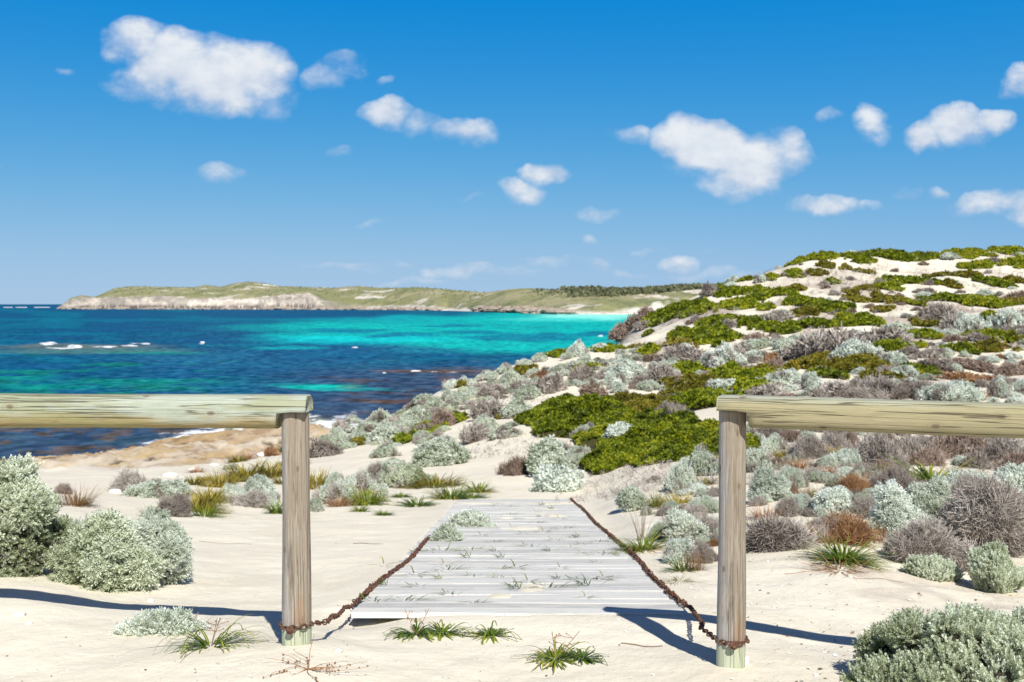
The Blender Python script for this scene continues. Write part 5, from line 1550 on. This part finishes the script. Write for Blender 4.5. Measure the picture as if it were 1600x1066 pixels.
MATS = [  # px, py (centre), w, h, kind
    (905, 652, 170, 66, 'green', 'left lobe of dense green shrub spreading over the dune beyond the boardwalk'), (1090, 636, 100, 62, 'green'), (868, 664, 66, 36, 'olive'), (1045, 700, 190, 84, 'green', 'deep green shrub with its lower edge on the bare sand just beyond the boardwalk'),
    (950, 726, 90, 40, 'green'), (1010, 672, 130, 60, 'green'), (990, 640, 110, 46, 'olive'), (940, 690, 80, 46, 'green'),
    (668, 672, 58, 20, 'green'), (634, 690, 38, 14, 'green'), (712, 656, 38, 38, 'green'), (827, 656, 34, 20, 'olive'), (785, 652, 22, 18, 'olive'), (719, 600, 22, 10, 'olive'), (628, 628, 12, 6, 'green'), (557, 694, 30, 9, 'olive'),
    (815, 582, 54, 10, 'olive'), (880, 552, 46, 16, 'green'), (946, 552, 64, 26, 'green'), (915, 576, 40, 12, 'green'), (998, 540, 26, 8, 'olive'), (1012, 524, 15, 6, 'green'), (1015, 552, 36, 8, 'green'),
    (1075, 578, 58, 24, 'green'), (1085, 606, 90, 34, 'olive'), (1140, 590, 96, 22, 'green'), (1170, 610, 66, 18, 'green'), (1200, 580, 60, 16, 'olive'),
    (1060, 488, 94, 30, 'green', 'broad green shrub on the left shoulder of the big dune, next to the dark point'), (1025, 502, 42, 22, 'green'), (1098, 484, 64, 28, 'green'), (1130, 456, 62, 22, 'green'), (1155, 476, 64, 28, 'green'), (1175, 455, 42, 18, 'green'), (1180, 469, 32, 14, 'green'),
    (1215, 458, 50, 22, 'green'), (1240, 432, 30, 20, 'green'), (1205, 436, 20, 14, 'green'), (1236, 452, 34, 22, 'olive'), (1165, 434, 24, 12, 'green'), (1080, 522, 84, 22, 'green'), (1115, 503, 60, 14, 'green'), (1170, 506, 46, 18, 'green'), (1193, 484, 28, 12, 'green'),
    (1125, 533, 84, 11, 'green'), (1200, 515, 50, 10, 'green'), (1062, 540, 50, 9, 'olive'), (1283, 399, 92, 13, 'green', 'green shrub forming the left end of the skyline of the big dune'), (1345, 406, 60, 14, 'green'), (1405, 403, 112, 13, 'green'), (1290, 415, 26, 11, 'olive'),
    (1274, 428, 32, 10, 'olive'), (1301, 442, 20, 12, 'green'), (1245, 446, 16, 22, 'green'), (1355, 453, 28, 16, 'olive'), (1417, 441, 80, 16, 'green'), (1385, 449, 50, 10, 'green'), (1510, 396, 76, 20, 'green', 'green shrub on the highest part of the skyline at the right'), (1575, 394, 66, 22, 'green'),
    (1530, 415, 60, 12, 'green'), (1590, 412, 44, 18, 'green'), (1505, 430, 52, 8, 'olive'), (1550, 444, 38, 18, 'green'), (1262, 475, 54, 18, 'green'), (1300, 482, 84, 16, 'green'), (1395, 470, 64, 12, 'olive'), (1420, 478, 32, 28, 'green'), (1490, 467, 84, 14, 'green'), (1540, 476, 84, 20, 'green'),
    (1578, 470, 36, 18, 'olive'), (1272, 511, 92, 12, 'green'), (1345, 504, 94, 13, 'green'), (1450, 509, 40, 12, 'olive'), (1446, 526, 36, 16, 'green'), (1542, 528, 46, 18, 'green'), (1268, 571, 72, 16, 'olive'), (1320, 576, 104, 15, 'olive'), (1440, 580, 56, 14, 'green'), (1400, 546, 74, 9, 'green'),
    (1548, 498, 32, 10, 'green'), (1530, 546, 96, 9, 'olive'), (1592, 532, 24, 14, 'olive'), (1320, 420, 24, 6, 'olive'), (1480, 448, 30, 7, 'olive'), (1340, 470, 30, 8, 'olive'), (1230, 520, 50, 8, 'green'), (1375, 592, 60, 9, 'olive'), (1290, 590, 50, 10, 'green'), (1500, 548, 40, 9, 'green'),
    (1350, 425, 26, 5, 'olive'), (1460, 432, 26, 5, 'olive'), (1330, 458, 22, 6, 'olive'), (1255, 492, 60, 9, 'olive'), (1380, 486, 40, 6, 'olive'), (1590, 440, 30, 9, 'olive')]
for q in MATS:
    mat_shrub(q[0], q[1], q[2], q[3], q[4], q[5] if len(q) > 5 else None)

# ------------------------------------------------------------------ the scrub between: small bushes filling the gaps
FILL = [  # px range, top and bottom py at both ends, count, kinds, width range
    ((640, 1000), (632, 545), (668, 560), 60, 'SSBKBSGS', (12, 26)),
    ((880, 1180), (560, 556), (606, 622), 52, 'SBKBNS', (12, 28)),
    ((1180, 1640), (520, 520), (625, 640), 80, 'KSNBSKOB', (14, 34)),
    ((1170, 1640), (640, 650), (700, 745), 56, 'KNSKBS', (24, 48)),
    ((1170, 1420), (700, 720), (800, 830), 44, 'SBKSBRKN', (22, 44)),
    ((1040, 1120), (760, 770), (870, 880), 16, 'SKBO', (18, 34)),
    ((520, 700), (665, 640), (706, 690), 34, 'SSKGB', (12, 26)),
    ((1020, 1640), (480, 430), (545, 530), 46, 'KNKB', (8, 18)),
    ((1200, 1640), (405, 400), (470, 470), 26, 'KNKB', (7, 15)),
    ((300, 470), (735, 700), (790, 760), 12, 'OCRCS', (20, 36))]
KM = {'S': S, 'B': B, 'K': K, 'N': N_, 'O': O_, 'G': G, 'R': RU, 'C': OC}
for (xr, t0, b0, cnt, ks, wr) in FILL:
    got = 0
    for _ in range(cnt * 14):
        if got >= cnt: break
        px = rP.uniform(*xr); k = (px - xr[0]) / (xr[1] - xr[0])
        py = rP.uniform(t0[0] + (t0[1] - t0[0]) * k, b0[0] + (b0[1] - b0[0]) * k)
        w = rP.uniform(*wr)
        if any(abs(px - a) < (w + c) * 0.27 and abs(py - w * .25 - b) < (w * 0.5 + d) * 0.30 for a, b, c, d in FOOT[-900:]):
            continue
        kd = KM[ks[int(rP.integers(0, len(ks)))]]
        plant(kd, px, py, w, w * rP.uniform(0.38, 0.6))
        got += 1

# ------------------------------------------------------------------ near sedges
def tuft(name, px, py, w, n, L, wd, lean, curl, mt, label, seed, stalk=0, group=None, cat='sedge', base=0.03, z0=None, seg=9):
    x, D = ground_at(px, py)
    r = np.random.default_rng(seed)
    v, f, a, t = blades(r, n, L, wd, lean, curl, seg, base)
    e = link(name, None, (x, D, float(H(x, D)) - 0.002), label=label, cat=cat, group=group)
    link('blades', mk_mesh('blades', v, [f], [mt], attrs={'rnd': a, 'tip': t}, smooth_=False), parent=e)
    if stalk:
        acc = Acc()
        for s in range(stalk * 2):
            dx_ = r.normal() * 0.03
            p = np.array([[dx_ * t_ * 2, r.normal() * 0.002, stalk_h * t_] for stalk_h in (0.11,) for t_ in np.linspace(0, 1, 5)])
            vv, ff = tube(p, 0.0013, 5); acc.add(vv, ff, rnd=.5, tip=.5)
            for q in range(4):
                b = p[2 + q // 2]; dd = np.array([r.normal(), r.normal() * .4, 0.5]) * 0.03
                vv, ff = tube(np.array([b, b + dd * .6, b + dd]), 0.001, 4); acc.add(vv, ff, rnd=.6, tip=.6)
                bv, bf = blob(r, 6, 5, .2); acc.add(bv * 0.0028 + b + dd, bf, rnd=.4, tip=.5)
        link('seed_stalk', acc.mesh('seed_stalk', [M_ORANGE], False), parent=e)
    FOOT.append((px, py, w, w * .3))
    return e


tuft('sedge_tuft', 650, 992, 50, 64, 0.23, 0.0034, (0.45, 1.3), (2.2, 4.6), M_SEDGE, 'curly green sedge on the sand before the boardwalk, leftmost, with a dry stalk', 401, 1, base=0.03)
tuft('sedge_tuft', 692, 990, 46, 61, 0.22, 0.0034, (0.45, 1.3), (2.2, 4.6), M_SEDGE, 'right half of the leftmost green sedge before the boardwalk', 402, base=0.03)
tuft('sedge_tuft', 768, 994, 62, 57, 0.21, 0.0034, (0.45, 1.3), (2.2, 4.6), M_SEDGE, 'smallest curly green sedge on the sand, middle one before the boardwalk', 403, base=0.02)
tuft('sedge_tuft', 868, 1030, 50, 68, 0.21, 0.0034, (0.45, 1.3), (2.2, 4.6), M_SEDGE, 'curly green sedge nearest the camera, before the right half of the boardwalk, with stalk', 404, 1, base=0.03)
tuft('sedge_tuft', 908, 1030, 50, 57, 0.20, 0.0034, (0.45, 1.3), (2.2, 4.6), M_SEDGE, 'right half of the green sedge nearest the camera', 405, base=0.025)
tuft('sedge_tuft', 330, 1010, 110, 70, 0.32, 0.0029, (0.35, 1.25), (1.8, 4.8), M_SEDGE, 'long looping green sedge in front of the low silver bush at the left', 406, 1, base=0.05)
tuft('sedge_tuft', 305, 985, 60, 26, 0.17, 0.0026, (0.6, 1.5), (0.6, 2.2), M_DEAD, 'grey withered sedge between the low silver bush and the looping green sedge', 407, base=0.05)
tuft('sedge_tuft', 1318, 878, 120, 300, 0.30, 0.0042, (0.7, 1.6), (0.3, 1.3), M_SEDGE, 'big spreading green sedge with orange tips on the sand right of the right post', 408, base=0.07)
tuft('dry_rush', 1312, 892, 120, 60, 0.26, 0.0024, (1.1, 1.6), (0.0, 0.8), M_ORANGE, 'orange dead blades lying on the sand under the big green sedge', 409, base=0.07)
tuft('sedge_tuft', 1066, 892, 50, 80, 0.15, 0.003, (0.3, 1.4), (0.5, 1.8), M_SEDGE, 'bright green sedge under the small pale bush left of the right post', 410, base=0.05)
tuft('sedge_tuft', 1060, 910, 60, 34, 0.19, 0.0018, (0.9, 1.5), (0.8, 3.0), M_OCHRE, 'thin straw-coloured loops of sedge in front of the bright green sedge', 411, base=0.05)
tuft('sedge_tuft', 1005, 860, 58, 160, 0.25, 0.004, (0.5, 1.3), (0.6, 1.5), M_SEDGE, 'domed green sedge touching the chain on the right of the boardwalk', 412, base=0.07)
tuft('dry_rush', 1002, 845, 40, 16, 0.36, 0.0022, (0.0, 0.6), (0.0, 0.5), M_BROWN, 'bare brown stalks rising from the domed sedge beside the chain', 413, base=0.03)
tuft('sedge_tuft', 690, 868, 60, 60, 0.17, 0.003, (0.6, 1.5), (0.8, 2.0), M_SEDGE, 'green sedge along the left board edge in front of the low pale bush', 414, base=0.12)

# withered creeping plant by the left post
x, D = ground_at(482, 1047)
acc = Acc(); r0 = np.random.default_rng(31)
zb = float(H(x, D))
for s in range(13):
    a = r0.uniform(0, 2 * PI); L = r0.uniform(0.08, 0.22); pts = [np.array([0, 0, 0.004])]
    for k in range(6):
        a += r0.normal() * 0.25
        pts.append(pts[-1] + np.array([math.cos(a), math.sin(a), 0.12 * math.exp(-k) + r0.normal() * 0.06]) * L / 6)
    v, f = tube(np.array(pts), np.linspace(0.0014, 0.0006, 7), 5); acc.add(v, f, rnd=r0.random(), tip=0.6)
    for k in range(5):
        b = pts[r0.integers(2, 7)] + r0.normal(size=3) * 0.004
        bv, bf = blob(r0, 6, 5, .2); acc.add(bv * r0.uniform(0.0022, 0.004) + b, bf, rnd=0.2 * r0.random(), tip=0.3)
v, f = tube(np.array([[0, 0, -.01], [0.002, 0, 0.03], [0.006, 0.0, 0.07], [0.02, 0.01, 0.12]]), [0.002, 0.0018, 0.0013, .0008], 5); acc.add(v, f, rnd=.8, tip=.8)
o = link('dry_creeper', acc.mesh('dry_creeper', [M_ORANGE], False), (x, D, zb), label='withered orange creeper with tiny seed heads at the foot of the left post', cat='dry plant')

# sprouts coming up between the boards
SPR = []
for k in range(4):
    r = np.random.default_rng(500 + k)
    v, f, a, t = blades(r, [9, 13, 7, 16][k], 0.085, 0.0020, (0.7, 1.4), (0.3, 1.3), 5, 0.035)
    v[:, 1] *= 0.45
    SPR.append(mk_mesh('board_sprout', v, [f], [M_SEDGE if k != 2 else M_OCHRE], attrs={'rnd': a * 0.7, 'tip': t * 0.7}, smooth_=False))
SPOTS = [(587, 941), (632, 940), (600, 884), (605, 915), (655, 917), (697, 892), (693, 884), (735, 872), (740, 901), (783, 889), (806, 889), (787, 873), (784, 903), (800, 912), (825, 910), (812, 922), (846, 914), (855, 920),
         (876, 889), (873, 906), (905, 907), (925, 907), (944, 905), (920, 917), (934, 880), (940, 868), (908, 866), (968, 869), (870, 845), (888, 842), (850, 832), (905, 840), (912, 852), (935, 848), (893, 858), (860, 862), (822, 835), (838, 818),
         (875, 812), (845, 808), (812, 812), (795, 805), (835, 800), (865, 796), (805, 793), (770, 848), (752, 838), (775, 862), (720, 862), (735, 860), (648, 900), (690, 905), (706, 930), (740, 943), (915, 935), (650, 864), (830, 855), (880, 826), (800, 825), (850, 790), (780, 790)]
for i, (px, py) in enumerate(SPOTS):
    dx, dz = ray(px, py)
    # where the ray meets the deck
    D = (CZ - 1.392 + 0.1275 * 4.86 - CZ) / (dz + 0.1275)
    s = rP.uniform(1.0, 2.0)
    if BY0 < D < BY1:
        side = 'near end' if D < 6 else ('middle' if D < 9 else 'far end')
        link('board_sprout', SPR[i % 4], (dx * D, D, float(board_z(D)) + 0.001), (0, 0, rP.uniform(-0.3, 0.3)), (s, s, s),
             label=f'tiny green sprout growing through a gap in the {side} of the boardwalk', cat='sprout', group=f'tiny sprouts between the boards at the {side} of the boardwalk')

# ------------------------------------------------------------------ small things lying on the sand
def stick(px, py, L, a, label, rad=0.003):
    x, D = ground_at(px, py)
    n = 9; pts = []
    r = np.random.default_rng(int(px))
    for k in range(n):
        t = k / (n - 1) - 0.5
        X = x + math.cos(a) * L * t; Y = D + math.sin(a) * L * t + 0.06 * L * math.sin(t * 6 + px)
        pts.append((X, Y, float(H(X, Y)) + rad * 0.8))
    v, f = tube(np.array(pts), rad * np.linspace(1.1, 0.5, n), 6, jitter=0.3, seed=2)
    link('dry_stick', mk_mesh('dry_stick', v, [f], [M_BROWN], attrs={'rnd': np.full(len(v), .5), 'tip': np.full(len(v), .4)}), label=label, cat='stick')


stick(1003, 1010, 0.17, -0.35, 'thin grey stick on the sand before the right half of the boardwalk')
stick(352, 850, 0.42, -0.12, 'long thin straw lying on the bare sand left of the left post', 0.002)
stick(575, 850, 0.24, -0.15, 'thin curved twig on the sand left of the boardwalk', 0.003)
stick(1290, 893, 0.5, 0.1, 'long thin stick on the sand in front of the orange dead blades', 0.003)
stick(1370, 905, 0.35, 0.25, 'thin curved stick on the sand left of the low grey-green bush', 0.003)

M_SHELL = rock_material('pale limestone', (0.50, 0.45, 0.37), (0.80, 0.77, 0.70))


def stone(px, py, s, flat, label, seed, nm='pale_stone'):
    x, D = ground_at(px, py)
    r = np.random.default_rng(seed)
    v, f = blob(r, 12, 9, 0.16)
    v = v * np.array([s, s * 0.8, s * flat])
    link(nm, mk_mesh(nm, v, [f], [M_SHELL], smooth_=True), (x, D, float(H(x, D)) + s * flat * 0.25), label=label, cat='stone')


stone(30, 962, 0.028, 0.5, 'flat pale stone on the sand under the left bushes, near the left edge', 1)
stone(45, 975, 0.018, 0.4, 'smaller pale stone just below the flat one near the left edge', 2)
stone(235, 940, 0.020, 0.6, 'pale stone with a brown flake between the rounded bush and the low silver bush', 3)
stone(528, 1018, 0.018, 0.5, 'white shell-like stone beside the withered orange creeper', 4)
x, D = ground_at(1163, 1037)
v = np.array([[a, b, c] for a in (-.012, .013) for b in (-.01, .011) for c in (-.02, .017)], float); v[7] += (.002, -.001, -.004); v[3] += (-.003, 0, .002)
fq = np.array([[0, 1, 3, 2], [4, 6, 7, 5], [0, 4, 5, 1], [2, 3, 7, 6], [1, 5, 7, 3], [0, 2, 6, 4]])
link('wood_offcut', mk_mesh('wood_offcut', v, [fq], [M_SHELL], smooth_=False), (x, D, float(H(x, D)) + 0.012), (0, 0, 0.3), label='small square pale block half buried against the foot of the right post', cat='block')
for i, (px, py, s) in enumerate([(265, 745, .35), (300, 735, .25), (335, 728, .3), (180, 770, .18), (410, 712, .4), (240, 760, .22), (360, 722, .3)]):
    stone(px, py, s * 0.5, 0.45, ['grey-white boulder behind the long low bush at the left', 'pale boulder left of the yellow-brown sedge, by the rock shelf', 'pale boulder above the yellow-brown sedge', 'small pale rock beside the grey dead bush on the left', 'pale rock at the edge of the shelf close to the left post', 'pale rock just right of the grey dead bush on the left', 'flat pale rock on the shelf behind the yellow-brown sedge'][i], 20 + i)

# shell grit, leaf litter and twig crumbs strewn over the near sand
r0 = np.random.default_rng(44)
n = 9500
ang = r0.uniform(-0.47, 0.47, n); rad_ = 3.0 * np.exp(r0.random(n) * 1.35)
gx_ = rad_ * np.sin(ang); gy_ = rad_ * np.cos(ang)
kp = ~((gx_ > BXL - .05) & (gx_ < BXR + .05) & (gy_ > BY0)) & (r0.random(n) < np.clip(0.45 + 0.9 * smooth(gx_, 0.6, 1.6) + 0.8 * fbm(gx_ / .5, gy_ / .5, 3, 301), 0.05, 1))
gx_, gy_ = gx_[kp], gy_[kp]; n = len(gx_)
tm = [(np.array([[-.5, -.3, 0], [.4, -.4, .1], [.5, .35, .05], [-.3, .4, .12]]), np.array([[0, 1, 2, 3]]), np.zeros(4)),
      (np.array([[-.6, -.12, 0], [.6, -.1, .15], [.55, .12, .1], [-.6, .1, .05]]), np.array([[0, 1, 2, 3]]), np.ones(4))]
d = np.array([0, 0, 1.0]) + r0.normal(size=(n, 3)) * 0.22; d /= np.linalg.norm(d, axis=1)[:, None]
v, f, a, t = place(tm, np.stack([gx_, gy_, H(gx_, gy_) + 0.003], 1), d, 0.002 + (0.010 + 0.010 * smooth(gx_, 0.7, 1.3)) * r0.random(n) ** 2.5, r0)
mL, ntL, pL_, oL = mat('beach litter')
cL = ramp(ntL, N(ntL, 'ShaderNodeAttribute', attribute_name='rnd').outputs['Fac'], [(0.0, (0.80, 0.78, 0.72)), (0.5, (0.74, 0.66, 0.54)), (0.62, (0.30, 0.20, 0.12)), (0.8, (0.16, 0.11, 0.08)), (0.92, (0.36, 0.33, 0.30))], 'CONSTANT')
ntL.links.new(cL, pL_.inputs['Base Color']); pL_.inputs['Roughness'].default_value = 0.9
link('beach_litter', mk_mesh('beach_litter', v, [f], [mL], attrs={'rnd': a, 'tip': t}, smooth_=False), label='shell grit and bits of dry leaf strewn over the near sand', cat='litter', kind='stuff')


# fallen grey-brown twigs and runners matting the ground between the bushes
r0 = np.random.default_rng(45)
n = 60000
ax = r0.uniform(-0.20, 0.62, n); Dl = 12 * np.exp(r0.random(n) * math.log(108 / 12))
lx = np.sin(ax) * Dl; ly = np.cos(ax) * Dl
msk = fbm(lx / 2.6 + 20, ly / 5.0, 4, 51) + 0.30 * fbm(lx / 0.8, ly / 1.4, 2, 59)
dens_ = smooth(msk, -0.02, 0.30) * smooth(lx / ly, 0.02, 0.16) * np.where(Dl > 66, 0.75, 1.0)
dens_ = np.maximum(dens_, smooth(lx / ly, 0.16, 0.24) * (1 - smooth(Dl, 26, 34)) * smooth(msk, -0.3, 0.0) * 0.6)
dens_ = np.maximum(dens_, smooth(lx / ly, -0.12, -0.06) * (Dl > 24) * smooth(msk, 0.12, 0.3) * 0.7)
kp = r0.random(n) < dens_ * 0.8
lx, ly, Dl = lx[kp], ly[kp], Dl[kp]; n = len(lx)
d = r0.normal(size=(n, 3)) * np.array([1, 0.7, 0.0]) + np.array([0, 0, 0.75]); d /= np.linalg.norm(d, axis=1)[:, None]
v, f, a, t = place(T_TWIGM, np.stack([lx, ly, H(lx, ly) - 0.01], 1), d, (0.03 + 0.0040 * Dl) * r0.uniform(0.5, 1.3, n), r0)
link('twig_litter', mk_mesh('twig_litter', v, [f], [M_DEAD], attrs={'rnd': a * 0.7, 'tip': t * 0.7}, smooth_=False), label='fallen grey-brown twigs and runners matting the dune between the bushes', cat='twig litter', kind='stuff')

# ------------------------------------------------------------------ labels: what each plant stands beside
SHORT = {'silver': 'silver bush', 'blue': 'whitish bush', 'sage': 'sage bush', 'dead': 'grey deadwood', 'brown': 'brown deadwood', 'orange': 'orange brush',
         'sedge': 'green sedge', 'ochre': 'yellow sedge', 'rust': 'rusty rush', 'mat': 'green shrub', 'olive': 'olive shrub'}


def zshort(px, py, D):
    if D < 11.5:
        return 'near left post' if px < 700 else ('beside the boardwalk' if px < 1060 else ('near right post' if px < 1270 else 'behind right fence'))
    if px < 470: return 'behind left fence'
    if D < 27:
        return 'beyond left post' if px < 800 else ('beyond the boardwalk' if px < 1120 else ('under right rail' if px < 1370 else 'under rail, rightmost'))
    if D < 60:
        return ('on seaward ridge' if px < 760 else 'on middle ridge') if px < 960 else ('on central slope' if px < 1150 else ('above right rail' if px < 1380 else 'above rail, rightmost'))
    return 'on dune shoulder' if px < 1180 else (('on dune crest' if py < 425 else 'on upper dune') if px < 1400 else ('on crest, right' if py < 425 else 'on upper dune, right'))


pos_ = np.array([[q[2], q[3]] for q in LAB])
used = {}
for i, q in enumerate(LAB):
    o, kd, px, py, w, h, D, lb = q
    if lb:
        used[lb] = 1
        continue
    z = zshort(px, py, D)
    dx_ = pos_[:, 0] - px; dy_ = (pos_[:, 1] - py) * 1.8
    dd = np.hypot(dx_, dy_); dd[i] = 1e9
    near = np.argsort(dd)[:14]
    ws = [LAB[j][4] for j in near[:8]]
    size = 'larger' if w > 1.35 * np.median(ws) else ('smaller' if w < 0.7 * np.median(ws) else ('flat' if h < 0.36 * w else ('round' if h > 0.6 * w else 'low')))

    def rel(j):
        if abs(dx_[j]) > abs(dy_[j]):
            return 'right of' if dx_[j] < 0 else 'left of'
        return 'below' if dy_[j] < 0 else 'above'
    done = False
    cands = [(a, b) for s in range(1, 24) for a in range(0, 12) for b in range(a + 1, 13) if a + b == s]
    for a, b in cands:
        ra, rb = rel(near[a]), rel(near[b])
        ka, kb = SHORT[LAB[near[a]][1]], SHORT[LAB[near[b]][1]]
        if ra == rb and ka == kb: continue
        t = f'{size} {SHORT[kd]} {ra} {ka} and {rb} {kb}, {z}'
        if t not in used and len(t.split()) <= 16:
            done = True
            break
    if not done:
        t = f'{size} {SHORT[kd]} among many alike, {z}'
    used[t] = 1
    o['label'] = t
bpy.context.view_layer.update()
